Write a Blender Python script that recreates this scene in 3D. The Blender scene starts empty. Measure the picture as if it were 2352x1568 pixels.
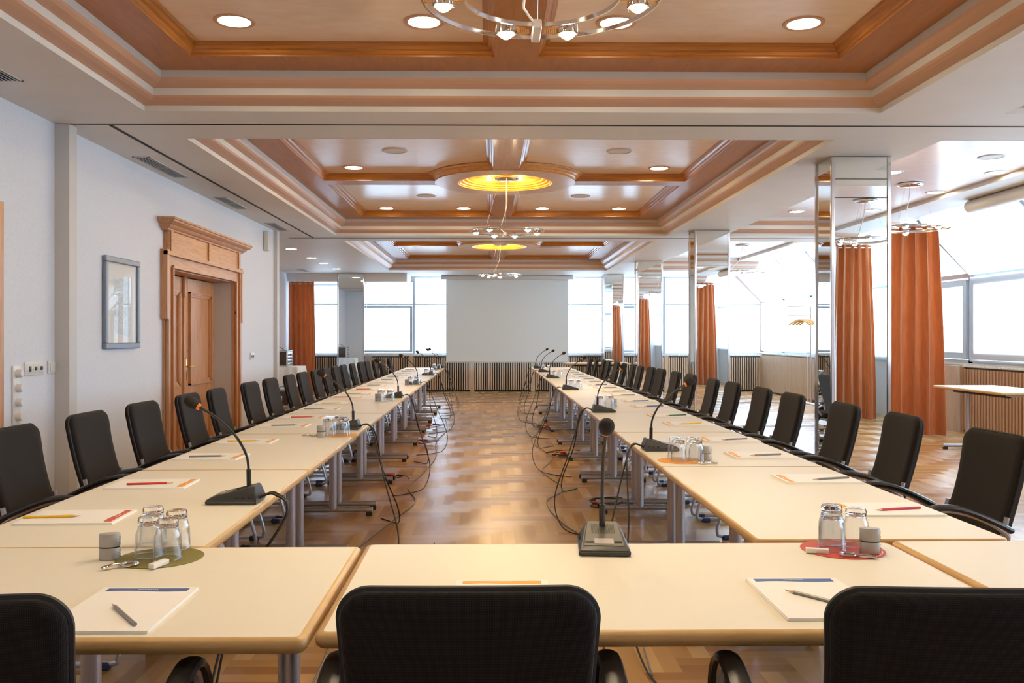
import bpy, bmesh, math, random
from mathutils import Vector, Matrix
random.seed(7)
PI = math.pi
sc = bpy.context.scene
COL = sc.collection

# ------------------------------------------------------------------ camera
F, PX, PY, TH, EYE = 2033.0, 1153.0, 773.0, 25.0 / 2033.0, 1.31
cam = bpy.data.cameras.new('camera')
camo = bpy.data.objects.new('camera', cam)
COL.objects.link(camo)
camo.location = (0, 0, EYE)
camo.rotation_euler = (PI / 2, 0, -TH)
cam.sensor_width = 36.0
cam.lens = F / 2352 * 36.0
cam.shift_x = (1176 - PX) / 2352
cam.shift_y = -(784 - PY) / 2352
cam.clip_start = 0.05
cam.clip_end = 200
sc.camera = camo

# ------------------------------------------------------------------ world, exposure
w = bpy.data.worlds.new('sky'); sc.world = w; w.use_nodes = True
bgn = w.node_tree.nodes['Background']
bgn.inputs[0].default_value = (0.62, 0.81, 1.0, 1)
bgn.inputs[1].default_value = 4.4
LAMP = 30.0        # downlight radiance
BULB = 190.0       # chandelier bulb radiance
vs = sc.view_settings
vs.view_transform = 'Standard'; vs.look = 'None'; vs.gamma = 1; vs.use_curve_mapping = False
vs.exposure = 1.27
sc.cycles.use_denoising = True
sc.cycles.max_bounces = 8
sc.cycles.adaptive_threshold = 0.04
sc.cycles.diffuse_bounces = 4
sc.cycles.glossy_bounces = 5
sc.cycles.transmission_bounces = 8
sc.cycles.transparent_max_bounces = 16
sc.cycles.sample_clamp_indirect = 6
sc.cycles.caustics_reflective = False
sc.cycles.caustics_refractive = False


def portal(loc, rot, sx, sy):
    l = bpy.data.lights.new('daylight_portal', 'AREA'); l.shape = 'RECTANGLE'; l.size = sx; l.size_y = sy
    l.cycles.is_portal = True
    o = bpy.data.objects.new('daylight_portal', l); COL.objects.link(o); o.location = loc; o.rotation_euler = rot


portal((1.0, 21.75, 1.8), (-PI / 2, 0, 0), 11.2, 1.9)
portal((6.72, 9.7, 1.55), (0, PI / 2, 0), 1.3, 23.5)
portal((6.25, 9.7, 2.6), (0, PI / 4, 0), 1.15, 23.5)


def at(px, py, z):
    """room point at height z seen along the pixel"""
    u = (px - PX) / F; v = (PY - py) / F
    d = (z - EYE) / v
    return Vector((d * (math.sin(TH) + u * math.cos(TH)), d * (math.cos(TH) - u * math.sin(TH)), z))


# ------------------------------------------------------------------ materials
def mat(name, col, rough=0.5, metal=0.0, **k):
    m = bpy.data.materials.new(name); m.use_nodes = True
    b = m.node_tree.nodes['Principled BSDF']
    b.inputs['Base Color'].default_value = (*col, 1)
    b.inputs['Roughness'].default_value = rough
    b.inputs['Metallic'].default_value = metal
    for kk, v in k.items():
        b.inputs[kk.replace('_', ' ')].default_value = v
    return m


def nd(m, t, **k):
    n = m.node_tree.nodes.new(t)
    for kk, v in k.items():
        setattr(n, kk, v)
    return n


def lk(m, a, b):
    m.node_tree.links.new(a, b)


def bsdf(m):
    return m.node_tree.nodes['Principled BSDF']


def bump(m, h, strength=0.2, dist=0.01):
    b = nd(m, 'ShaderNodeBump'); b.inputs['Strength'].default_value = strength; b.inputs['Distance'].default_value = dist
    lk(m, h, b.inputs['Height']); lk(m, b.outputs[0], bsdf(m).inputs['Normal'])


def ramp(m, fac, stops):
    r = nd(m, 'ShaderNodeValToRGB'); e = r.color_ramp.elements
    while len(e) < len(stops):
        e.new(0.5)
    for i, (p, c) in enumerate(stops):
        e[i].position = p; e[i].color = (*c, 1)
    lk(m, fac, r.inputs[0]); return r.outputs[0]


def objco(m, scale=(1, 1, 1), kind='Object', rot=(0, 0, 0)):
    t = nd(m, 'ShaderNodeTexCoord'); mp = nd(m, 'ShaderNodeMapping')
    mp.inputs['Scale'].default_value = scale; mp.inputs['Rotation'].default_value = rot
    lk(m, t.outputs[kind], mp.inputs[0]); return mp.outputs[0]


def noise(m, co, scale, detail=3, rough=0.5, dist=0.0):
    n = nd(m, 'ShaderNodeTexNoise'); n.inputs['Scale'].default_value = scale; n.inputs['Detail'].default_value = detail
    n.inputs['Roughness'].default_value = rough; n.inputs['Distortion'].default_value = dist
    lk(m, co, n.inputs['Vector']); return n.outputs[0]


def noisy(name, c1, c2, scale, rough, stretch=(1, 1, 1), bmp=0.0, detail=3, **k):
    m = mat(name, c1, rough, **k)
    n = noise(m, objco(m, stretch), scale, detail)
    lk(m, ramp(m, n, [(0.3, c1), (0.7, c2)]), bsdf(m).inputs['Base Color'])
    if bmp:
        bump(m, n, bmp, 0.004)
    return m


def wood(name, c1, c2, c3, stretch, rough=0.35, knots=True, scale=6.0, coat=0.0):
    m = mat(name, c1, rough)
    co = objco(m, stretch)
    n1 = noise(m, co, scale, 5, 0.6, 0.6)
    c = ramp(m, n1, [(0.25, c1), (0.5, c2), (0.78, c3)])
    if knots:
        v = nd(m, 'ShaderNodeTexVoronoi'); v.inputs['Scale'].default_value = 1.0
        mp = objco(m, tuple(2.6 if s < 1 else s * 0.9 for s in stretch)); lk(m, mp, v.inputs['Vector'])
        kf = ramp(m, v.outputs['Distance'], [(0.035, (1, 1, 1)), (0.07, (0, 0, 0))])
        mx = nd(m, 'ShaderNodeMix', data_type='RGBA'); lk(m, kf, mx.inputs[0]); lk(m, c, mx.inputs[6])
        mx.inputs[7].default_value = (c1[0] * 0.25, c1[1] * 0.2, c1[2] * 0.2, 1); c = mx.outputs[2]
    lk(m, c, bsdf(m).inputs['Base Color'])
    bump(m, n1, 0.06, 0.003)
    bsdf(m).inputs['Coat Weight'].default_value = coat
    bsdf(m).inputs['Coat Roughness'].default_value = 0.12
    return m


def glow(name, col, s):
    m = bpy.data.materials.new(name); m.use_nodes = True; nt = m.node_tree; nt.nodes.clear()
    o = nt.nodes.new('ShaderNodeOutputMaterial'); e = nt.nodes.new('ShaderNodeEmission')
    e.inputs[0].default_value = (*col, 1); e.inputs[1].default_value = s
    nt.links.new(e.outputs[0], o.inputs[0]); return m


def clear_glass(name, tint, gl=0.5, rough=0.0):
    m = bpy.data.materials.new(name); m.use_nodes = True; nt = m.node_tree; nt.nodes.clear()
    o = nt.nodes.new('ShaderNodeOutputMaterial'); t = nt.nodes.new('ShaderNodeBsdfTransparent'); g = nt.nodes.new('ShaderNodeBsdfGlossy')
    lw = nt.nodes.new('ShaderNodeLayerWeight'); lw.inputs[0].default_value = 0.5
    pw = nt.nodes.new('ShaderNodeMath'); pw.operation = 'POWER'; pw.inputs[1].default_value = 3.0; nt.links.new(lw.outputs['Facing'], pw.inputs[0])
    fr = nt.nodes.new('ShaderNodeMapRange'); fr.inputs[3].default_value = 0.03; fr.inputs[4].default_value = gl; nt.links.new(pw.outputs[0], fr.inputs[0])
    g.inputs['Roughness'].default_value = rough; t.inputs[0].default_value = (*tint, 1)
    mx = nt.nodes.new('ShaderNodeMixShader'); nt.links.new(fr.outputs[0], mx.inputs[0]); nt.links.new(t.outputs[0], mx.inputs[1]); nt.links.new(g.outputs[0], mx.inputs[2])
    nt.links.new(mx.outputs[0], o.inputs[0]); return m


def blind_cloth(name, col, open_):
    m = bpy.data.materials.new(name); m.use_nodes = True; nt = m.node_tree; nt.nodes.clear()
    o = nt.nodes.new('ShaderNodeOutputMaterial'); t = nt.nodes.new('ShaderNodeBsdfTransparent'); g = nt.nodes.new('ShaderNodeBsdfTranslucent')
    d = nt.nodes.new('ShaderNodeBsdfDiffuse')
    g.inputs[0].default_value = (*col, 1); d.inputs[0].default_value = (*col, 1)
    a = nt.nodes.new('ShaderNodeMixShader'); a.inputs[0].default_value = 0.6
    nt.links.new(d.outputs[0], a.inputs[1]); nt.links.new(g.outputs[0], a.inputs[2])
    mx = nt.nodes.new('ShaderNodeMixShader'); mx.inputs[0].default_value = open_
    nt.links.new(a.outputs[0], mx.inputs[1]); nt.links.new(t.outputs[0], mx.inputs[2]); nt.links.new(mx.outputs[0], o.inputs[0]); return m


M = {}
M['wall'] = noisy('white_textured_wall', (0.71, 0.73, 0.79), (0.76, 0.78, 0.83), 60, 0.7, bmp=0.12)
M['paint'] = noisy('ceiling_paint', (0.74, 0.70, 0.66), (0.77, 0.73, 0.69), 3, 0.55)
M['white'] = mat('white_paint', (0.70, 0.685, 0.65), 0.45)
M['tan'] = mat('tan_cove_paint', (0.62, 0.36, 0.24), 0.38)
M['greypaint'] = mat('grey_beige_paint', (0.62, 0.59, 0.56), 0.5)
M['plaster'] = noisy('salmon_stucco', (0.88, 0.64, 0.46), (0.93, 0.72, 0.55), 7, 0.25, stretch=(1, 2.0, 1), bmp=0.35, detail=9, Coat_Weight=0.35, Coat_Roughness=0.13, Specular_IOR_Level=0.4)
M['plaster_pale'] = noisy('pale_stucco', (0.78, 0.64, 0.58), (0.84, 0.72, 0.67), 7, 0.32, stretch=(1, 2.0, 1), bmp=0.3, detail=9, Coat_Weight=0.12, Coat_Roughness=0.15, Specular_IOR_Level=0.3)
PINE = ((0.30, 0.095, 0.012), (0.47, 0.165, 0.022), (0.56, 0.225, 0.04))
M['pine_x'] = wood('pine_grain_across', *PINE, (0.5, 9, 9), 0.3, coat=0.3)
M['pine_y'] = wood('pine_grain_along', *PINE, (9, 0.5, 9), 0.3, coat=0.3)
M['pine_flat'] = wood('pine_veneer', (0.38, 0.13, 0.024), (0.45, 0.165, 0.036), (0.50, 0.20, 0.05), (5, 0.7, 5), 0.4, knots=False, coat=0.1)
M['pine_ring'] = wood('pine_ring', (0.58, 0.25, 0.06), (0.70, 0.34, 0.10), (0.76, 0.42, 0.15), (4, 4, 9), 0.3, knots=False, coat=0.3)
DP = ((0.42, 0.18, 0.075), (0.56, 0.27, 0.12), (0.64, 0.35, 0.18))
M['doorpine'] = wood('door_pine_upright', *DP, (9, 9, 0.6), 0.38)
M['doorpine_h'] = wood('door_pine_level', *DP, (9, 0.6, 9), 0.38)
M['beech'] = wood('beech_edge', (0.50, 0.29, 0.10), (0.58, 0.36, 0.14), (0.63, 0.42, 0.18), (1.2, 1.2, 9), 0.35, knots=False)
M['laminate'] = mat('cream_laminate', (0.77, 0.72, 0.60), 0.46)
M['slat'] = wood('slat_oak', (0.42, 0.29, 0.19), (0.52, 0.38, 0.26), (0.60, 0.46, 0.33), (9, 9, 0.5), 0.5, knots=False)
M['slatwarm'] = wood('slat_oak_warm', (0.34, 0.19, 0.10), (0.44, 0.26, 0.15), (0.52, 0.33, 0.20), (9, 9, 0.5), 0.5, knots=False)
M['gapbrown'] = mat('brown_gap', (0.16, 0.10, 0.065), 0.7)
M['gapdark'] = mat('dark_brown_gap', (0.07, 0.035, 0.02), 0.7)
M['black'] = mat('black_recess', (0.012, 0.011, 0.011), 0.7)
M['chrome'] = mat('chrome', (0.72, 0.72, 0.74), 0.12, 1.0)
M['steel'] = mat('silver_lacquered_steel', (0.50, 0.49, 0.53), 0.32, 0.75)
M['casesilver'] = mat('matte_silver_plastic', (0.44, 0.41, 0.37), 0.42, 0.3)
M['satin'] = mat('satin_metal', (0.62, 0.61, 0.60), 0.3, 1.0)
M['brass'] = mat('brass', (0.75, 0.55, 0.22), 0.25, 1.0)
M['gold'] = mat('gold_metal', (0.80, 0.52, 0.25), 0.25, 1.0)
M['mirror'] = mat('mirror_glass', (0.86, 0.90, 0.88), 0.0, 1.0)
M['plastic'] = mat('black_plastic', (0.018, 0.017, 0.018), 0.35)
M['rubber'] = mat('black_rubber', (0.012, 0.012, 0.013), 0.6)
M['cable'] = mat('black_cable', (0.015, 0.013, 0.013), 0.45)
M['greycable'] = mat('grey_cable', (0.16, 0.15, 0.15), 0.5)
M['foam'] = noisy('black_foam', (0.008, 0.007, 0.007), (0.03, 0.025, 0.022), 300, 0.9, bmp=0.4)
M['orange'] = mat('orange_plastic', (0.90, 0.22, 0.02), 0.4)
M['micbody'] = mat('dark_grey_plastic', (0.040, 0.040, 0.038), 0.4)
M['mictop'] = mat('bronze_grey_plastic', (0.11, 0.10, 0.08), 0.35)
M['label'] = mat('pale_grey_label', (0.42, 0.38, 0.36), 0.4)
M['paper'] = mat('white_paper', (0.86, 0.84, 0.80), 0.6)
M['redp'] = mat('red_plug', (0.6, 0.02, 0.02), 0.4)
M['switch'] = mat('cream_plastic', (0.76, 0.73, 0.69), 0.35)
M['screen'] = mat('screen_cloth', (0.76, 0.86, 0.92), 0.7)
M['frame'] = mat('grey_window_frame', (0.40, 0.49, 0.58), 0.4)
M['framebrown'] = mat('brown_window_trim', (0.34, 0.20, 0.17), 0.4)
M['bluegrey'] = mat('blue_grey_frame', (0.22, 0.25, 0.32), 0.35)
M['pane'] = clear_glass('window_pane', (0.96, 0.98, 1.0))
M['glass'] = clear_glass('tumbler_wall', (0.97, 0.975, 0.98), 0.95)
M['picglass'] = clear_glass('picture_glass', (0.98, 0.98, 0.98), 0.06)
M['glassbase'] = mat('tumbler_base', (1, 1, 1), 0.0, 0.0, Transmission_Weight=1.0, IOR=1.46)
M['blind'] = blind_cloth('white_blind', (0.92, 0.94, 0.96), 0.45)
M['lamp'] = glow('downlight_glow', (1.0, 0.83, 0.56), LAMP)
M['bulb'] = glow('bulb_glow', (1.0, 0.82, 0.54), BULB)
M['curtain'] = noisy('orange_velvet', (0.54, 0.18, 0.058), (0.64, 0.24, 0.085), 12, 0.75, stretch=(3, 3, 0.4), bmp=0.05, Sheen_Weight=0.6, Sheen_Roughness=0.4)
M['cloth'] = mat('white_cloth', (0.82, 0.83, 0.85), 0.8)
M['caseboard'] = mat('brown_case_panel', (0.055, 0.032, 0.022), 0.45)
M['bluefabric'] = mat('blue_fabric', (0.02, 0.04, 0.10), 0.7)


def fabric():
    m = mat('black_mesh_fabric', (0.012, 0.009, 0.010), 0.8, Sheen_Weight=0.08, Sheen_Roughness=0.5, Specular_IOR_Level=0.25)
    co = objco(m, kind='UV')
    ws = []
    for d in ('X', 'Y'):
        t = nd(m, 'ShaderNodeTexWave', bands_direction=d); t.inputs['Scale'].default_value = 125; t.inputs['Distortion'].default_value = 0.0
        lk(m, co, t.inputs['Vector']); ws.append(t.outputs['Fac'])
    mu = nd(m, 'ShaderNodeMath', operation='MULTIPLY'); lk(m, ws[0], mu.inputs[0]); lk(m, ws[1], mu.inputs[1])
    lk(m, ramp(m, mu.outputs[0], [(0.2, (0.005, 0.0035, 0.0038)), (0.9, (0.034, 0.026, 0.025))]), bsdf(m).inputs['Base Color'])
    bump(m, mu.outputs[0], 0.3, 0.001)
    return m


M['fabric'] = fabric()


def floor_mat():
    m = mat('oak_parquet', (0.5, 0.3, 0.15), 0.27)
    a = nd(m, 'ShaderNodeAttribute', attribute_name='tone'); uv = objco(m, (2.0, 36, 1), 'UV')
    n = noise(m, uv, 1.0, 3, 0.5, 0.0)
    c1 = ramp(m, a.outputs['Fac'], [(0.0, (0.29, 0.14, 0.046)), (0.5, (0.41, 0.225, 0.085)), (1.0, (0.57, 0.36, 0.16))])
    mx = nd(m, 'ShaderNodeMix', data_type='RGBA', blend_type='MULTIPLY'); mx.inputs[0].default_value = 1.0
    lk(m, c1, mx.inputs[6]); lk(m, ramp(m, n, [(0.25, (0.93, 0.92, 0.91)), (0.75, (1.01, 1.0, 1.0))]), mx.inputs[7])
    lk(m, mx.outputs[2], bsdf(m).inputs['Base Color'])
    tg = nd(m, 'ShaderNodeTangent', direction_type='UV_MAP'); lk(m, tg.outputs[0], bsdf(m).inputs['Tangent'])
    bsdf(m).inputs['Anisotropic'].default_value = 0.6
    return m


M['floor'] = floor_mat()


# ------------------------------------------------------------------ mesh helpers
def nb():
    return bmesh.new()


def box(bm, x0, x1, y0, y1, z0, z1, mi=0, bev=0.0, seg=2, mtx=None):
    r = bmesh.ops.create_cube(bm, size=1.0)
    vs_ = r['verts']
    for v in vs_:
        v.co = Vector(((x0 + x1) / 2 + v.co.x * (x1 - x0), (y0 + y1) / 2 + v.co.y * (y1 - y0), (z0 + z1) / 2 + v.co.z * (z1 - z0)))
    fs = set(f for v in vs_ for f in v.link_faces)
    for f in fs:
        f.material_index = mi
    if bev:
        es = set(e for v in vs_ for e in v.link_edges)
        rr = bmesh.ops.bevel(bm, geom=list(es), offset=bev, segments=seg, profile=0.5, affect='EDGES')
        vs_ = list(set(v for f in rr['faces'] for v in f.verts) | set(v for v in vs_ if v.is_valid))
        for f in rr['faces']:
            f.material_index = mi
    if mtx is not None:
        for v in vs_:
            v.co = mtx @ v.co
    return vs_


def poly(bm, pts, mi=0):
    f = bm.faces.new([bm.verts.new(p) for p in pts]); f.material_index = mi; return f


def prism(bm, pts, h, mi=0, axis='z', base=0.0, mi_top=None):
    """extrude a closed 2D outline along an axis"""
    def mk(p, d):
        if axis == 'z': return Vector((p[0], p[1], d))
        if axis == 'x': return Vector((d, p[0], p[1]))
        return Vector((p[0], d, p[1]))
    a = [bm.verts.new(mk(p, base)) for p in pts]; b = [bm.verts.new(mk(p, base + h)) for p in pts]
    n = len(pts)
    for i in range(n):
        f = bm.faces.new((a[i], a[(i + 1) % n], b[(i + 1) % n], b[i])); f.material_index = mi
    f = bm.faces.new(a[::-1]); f.material_index = mi
    f = bm.faces.new(b); f.material_index = mi if mi_top is None else mi_top
    return a + b


def tube(bm, path, r, n=8, mi=0, closed=False, ry=None, cap=True):
    P = [Vector(p) for p in path]; k = len(P); rings = []
    prev = None
    for i, p in enumerate(P):
        if closed:
            t = (P[(i + 1) % k] - P[i - 1]).normalized()
        else:
            t = (P[min(i + 1, k - 1)] - P[max(i - 1, 0)]).normalized()
        if prev is None:
            up = Vector((0, 0, 1)) if abs(t.z) < 0.9 else Vector((1, 0, 0))
            a = t.cross(up).normalized()
        else:
            a = (prev - t * prev.dot(t)).normalized()
        prev = a; b = t.cross(a)
        rr = r[i] if isinstance(r, (list, tuple)) else r
        r2 = rr if ry is None else ry
        rings.append([bm.verts.new(p + a * rr * math.cos(2 * PI * j / n) + b * r2 * math.sin(2 * PI * j / n)) for j in range(n)])
    m = k if closed else k - 1
    for i in range(m):
        A, B = rings[i], rings[(i + 1) % k]
        for j in range(n):
            f = bm.faces.new((A[j], A[(j + 1) % n], B[(j + 1) % n], B[j])); f.material_index = mi; f.smooth = True
    if cap and not closed:
        f = bm.faces.new(rings[0][::-1]); f.material_index = mi
        f = bm.faces.new(rings[-1]); f.material_index = mi


def spline(pts, k=6):
    P = [Vector(p) for p in pts]; out = []
    for i in range(len(P) - 1):
        p0, p1, p2, p3 = P[max(i - 1, 0)], P[i], P[i + 1], P[min(i + 2, len(P) - 1)]
        for j in range(k):
            t = j / k
            out.append(0.5 * ((2 * p1) + (p2 - p0) * t + (2 * p0 - 5 * p1 + 4 * p2 - p3) * t * t + (3 * p1 - p0 - 3 * p2 + p3) * t ** 3))
    out.append(P[-1]); return out


def lathe(bm, prof, n=24, mi=0, c=(0, 0, 0), mis=None, sx=1.0, sy=1.0):
    rings = []
    for r, z in prof:
        if r < 1e-6:
            rings.append([bm.verts.new((c[0], c[1], c[2] + z))])
        else:
            rings.append([bm.verts.new((c[0] + sx * r * math.cos(2 * PI * j / n), c[1] + sy * r * math.sin(2 * PI * j / n), c[2] + z)) for j in range(n)])
    for i in range(len(rings) - 1):
        A, B = rings[i], rings[i + 1]; m_ = mis[i] if mis else mi
        for j in range(n):
            a, b = A[j % len(A)], A[(j + 1) % len(A)]; c_, d = B[(j + 1) % len(B)], B[j % len(B)]
            vs_ = []
            for v in (a, b, c_, d):
                if v not in vs_: vs_.append(v)
            if len(vs_) > 2:
                f = bm.faces.new(vs_); f.material_index = m_; f.smooth = True


def rrect(w_, h_, r, n=5, cx=0, cy=0, rs=None):
    pts = []
    cs = ((w_ / 2, h_ / 2, 0), (-w_ / 2, h_ / 2, 1), (-w_ / 2, -h_ / 2, 2), (w_ / 2, -h_ / 2, 3))
    for x, y, q in cs:
        rr = r if rs is None else rs[q]
        ccx = x - math.copysign(rr, x); ccy = y - math.copysign(rr, y)
        for i in range(n + 1):
            a = q * PI / 2 + PI / 2 * i / n
            pts.append((cx + ccx + rr * math.cos(a), cy + ccy + rr * math.sin(a)))
    return pts


def cushion(bm, outline, t, fn, mi=0, scales=(1, 0.985, 0.94, 0.8, 0.55, 0.28), heights=(0.22, 0.38, 0.5, 0.5, 0.5, 0.5)):
    """puffed pad from a 2D outline; fn maps (u, v, h) to a point"""
    n = len(outline); uvl = bm.loops.layers.uv.verify()
    cu = sum(p[0] for p in outline) / n; cv = sum(p[1] for p in outline) / n
    store = {}
    def V(u, v, h):
        q = bm.verts.new(fn(u, v, h)); store[q] = (u, v); return q
    sides = []
    for sgn in (1, -1):
        rings = [[V(cu + (p[0] - cu) * s, cv + (p[1] - cv) * s, sgn * h * t) for p in outline] for s, h in zip(scales, heights)]
        c = V(cu, cv, sgn * heights[-1] * t)
        sides.append((rings, c))
        for i in range(len(rings) - 1):
            for j in range(n):
                q = (rings[i][j], rings[i][(j + 1) % n], rings[i + 1][(j + 1) % n], rings[i + 1][j])
                f = bm.faces.new(q if sgn > 0 else q[::-1]); f.material_index = mi; f.smooth = True
        for j in range(n):
            q = (rings[-1][j], rings[-1][(j + 1) % n], c)
            f = bm.faces.new(q if sgn > 0 else q[::-1]); f.material_index = mi; f.smooth = True
    a, b = sides[0][0][0], sides[1][0][0]
    for j in range(n):
        f = bm.faces.new((a[(j + 1) % n], a[j], b[j], b[(j + 1) % n])); f.material_index = mi; f.smooth = True
    for f in bm.faces:
        for l in f.loops:
            if l.vert in store:
                l[uvl].uv = store[l.vert]


def obj(name, bm, mats, parent=None, loc=None, rot=None, sharp=35):
    bmesh.ops.recalc_face_normals(bm, faces=bm.faces[:])
    me = bpy.data.meshes.new(name); bm.to_mesh(me); bm.free()
    for m in (mats if isinstance(mats, (list, tuple)) else [mats]):
        me.materials.append(M[m] if isinstance(m, str) else m)
    if sharp:
        me.shade_smooth(); me.set_sharp_from_angle(angle=math.radians(sharp))
    o = bpy.data.objects.new(name, me); COL.objects.link(o)
    if parent: o.parent = parent
    if loc is not None: o.location = loc
    if rot is not None: o.rotation_euler = rot
    return o


def tag(o, label, cat, group=None, kind=None):
    o['label'] = label; o['category'] = cat
    if group: o['group'] = group
    if kind: o['kind'] = kind
    return o


def struct(name, bm, mats, parent=None, **k):
    o = obj(name, bm, mats, parent, **k)
    if parent is None: o['kind'] = 'structure'
    return o


def sempty(name, loc=(0, 0, 0)):
    o = bpy.data.objects.new(name, None); COL.objects.link(o); o.location = loc; o['kind'] = 'structure'; o.empty_display_size = 0.1
    return o


def thing(name, label, cat, loc=(0, 0, 0), rz=0.0, group=None):
    o = bpy.data.objects.new(name, None); COL.objects.link(o); o.empty_display_size = 0.1
    o.location = loc; o.rotation_euler = (0, 0, rz)
    return tag(o, label, cat, group)


def dup(root, label, loc, rz=0.0, group=None):
    kids = {}
    for o in root.children_recursive:
        kids.setdefault(o.parent, []).append(o)
    def cp(o, par):
        c = o.copy(); COL.objects.link(c); c.parent = par
        for ch in kids.get(o, []): cp(ch, c)
        return c
    r = cp(root, None); r.location = loc; r.rotation_euler = (0, 0, rz); r['label'] = label
    if group: r['group'] = group
    return r


ORD = ['first', 'second', 'third', 'fourth', 'fifth', 'sixth', 'seventh', 'eighth', 'ninth', 'tenth', 'eleventh', 'twelfth', 'thirteenth',
       'fourteenth', 'fifteenth', 'sixteenth', 'seventeenth', 'eighteenth', 'nineteenth', 'twentieth', 'twenty-first', 'twenty-second']

# ------------------------------------------------------------------ levels of the room
ZC, ZF, ZP = 2.76, 2.975, 3.045        # soffit, pine flat, stucco
XL, XLL, XR = -2.97, -4.65, 6.60       # left wall, far left wall, window wall
YB, YF = -1.5, 21.45                   # back wall, far glazing
CX = 0.15
COFFERS = [(0.05, 5.72), (6.5, 12.72), (13.45, 19.35)]
CYC = [2.98, 9.6, 16.4]
CX0, CX1 = -2.23, 2.53
RX0, RX1 = 3.34, 5.35
ZR = 3.0

# floor: oak blocks laid in stepped herringbone
bm = nb(); uvl = bm.loops.layers.uv.verify(); tone = bm.loops.layers.float_color.new('tone')
W_, N_ = 0.15, 3
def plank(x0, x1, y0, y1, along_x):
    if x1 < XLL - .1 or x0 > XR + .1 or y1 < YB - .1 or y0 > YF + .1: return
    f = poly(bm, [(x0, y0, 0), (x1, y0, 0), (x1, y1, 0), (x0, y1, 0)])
    t = random.random() * .7 + (0 if along_x else .3); ou, ov = random.random() * 40, random.random() * 40  # random tone; lengthwise blocks lighter, their window sheen painted into the colour
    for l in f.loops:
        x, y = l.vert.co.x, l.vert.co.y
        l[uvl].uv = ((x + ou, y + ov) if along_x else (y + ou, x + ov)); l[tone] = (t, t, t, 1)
nper = int(14 / (2 * N_ * W_)) + 3
for k in range(int((YB - 1) / W_), int((YF + 1) / W_)):
    for m in range(-nper - 20, nper + 20):
        ox = (k + 2 * N_ * m) * W_; oy = k * W_
        if ox > XR + 1 or ox < XLL - 1.5: continue
        for h in range(2):
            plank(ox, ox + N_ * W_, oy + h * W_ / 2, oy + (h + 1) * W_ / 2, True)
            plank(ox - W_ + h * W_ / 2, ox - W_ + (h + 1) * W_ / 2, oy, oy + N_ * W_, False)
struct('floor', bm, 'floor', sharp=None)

# ceiling: white soffits, stucco fields, unseen roof added to shut out sky light
bm = nb()
def slab(x0, x1, y0, y1, z=ZC): box(bm, x0, x1, y0, y1, z, z + 0.05)
xa = XL - 0.02
ys = [YB - 0.1] + [v for c in COFFERS for v in c] + [YF + 0.3]
for i in range(0, len(ys), 2):
    slab(xa, 5.9, ys[i], ys[i + 1])
for (y0, y1) in COFFERS:
    slab(xa, CX0, y0, y1); slab(CX1, RX0, y0, y1)
    poly(bm, [(CX0 + .4, y0 + .4, ZP), (CX1 - .4, y0 + .4, ZP), (CX1 - .4, y1 - .4, ZP), (CX0 + .4, y1 - .4, ZP)], 1)
    poly(bm, [(RX0, y0, ZR), (RX1 + .03, y0, ZR), (RX1 + .03, y1, ZR), (RX0, y1, ZR)], 2)
    poly(bm, [(RX0, y0, ZC), (RX0, y0, ZR), (RX0, y1, ZR), (RX0, y1, ZC)], 0)
    poly(bm, [(RX1, y0, ZR), (RX1, y0, ZR - .05), (RX1, y1, ZR - .05), (RX1, y1, ZR)], 0)
    poly(bm, [(RX1, y0, ZR - .05), (5.85, y0, ZR - .07), (5.85, y1, ZR - .07), (RX1, y1, ZR - .05)], 0)
slab(XLL - .1, xa, 12.2, YF + .3)
box(bm, XLL, -1.93, 20.3, YF, 2.57, ZC)
box(bm, XLL - .2, 5.95, YB - .2, YF + .3, 3.3, 3.4)
for x0, x1, y0, y1 in ((5.85, 5.95, YB - .2, YF + .3), (XLL - .2, XLL - .1, YB - .2, YF + .3), (XLL, 5.9, YF + .2, YF + .3), (XLL, 5.9, YB - .2, YB - .1)):
    box(bm, x0, x1, y0, y1, 2.93 if x0 == 5.85 else ZC, 3.35)
struct('ceiling', bm, ['paint', 'plaster', 'plaster_pale'], sharp=None)

# stepped coffer rims, pine mouldings
PROF = [(-.002, ZC - .0005), (.003, ZC - .0005), (.003, 2.795), (.02, 2.800), (.06, 2.812), (.085, 2.825), (.095, 2.838), (.095, 2.883), (.115, 2.889), (.145, 2.902), (.162, 2.915), (.168, 2.93), (.168, ZF)]
PMAT = [0, 0, 1, 1, 1, 1, 0, 1, 1, 1, 1, 0]
MOULD = [(0, 0), (0, .010), (.012, .016), (.018, .030), (.034, .036), (.042, .052), (.058, .058), (.066, .062), (.066, .070)]
def loft_rect(bm, x0, x1, y0, y1, prof, mis, split=None):
    for i in range(len(prof) - 1):
        (a, z), (b, y_) = prof[i], prof[i + 1]
        A = [(x0 + a, y0 + a, z), (x1 - a, y0 + a, z), (x1 - a, y1 - a, z), (x0 + a, y1 - a, z)]
        B = [(x0 + b, y0 + b, y_), (x1 - b, y0 + b, y_), (x1 - b, y1 - b, y_), (x0 + b, y1 - b, y_)]
        for j in range(4):
            mi = mis[i] if isinstance(mis, list) else (mis if split is None else split[j % 2])
            poly(bm, [A[j], A[(j + 1) % 4], B[(j + 1) % 4], B[j]], mi)
tn = [0]
def trim_name():
    tn[0] += 1; return 'trim_%d' % tn[0]
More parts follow.
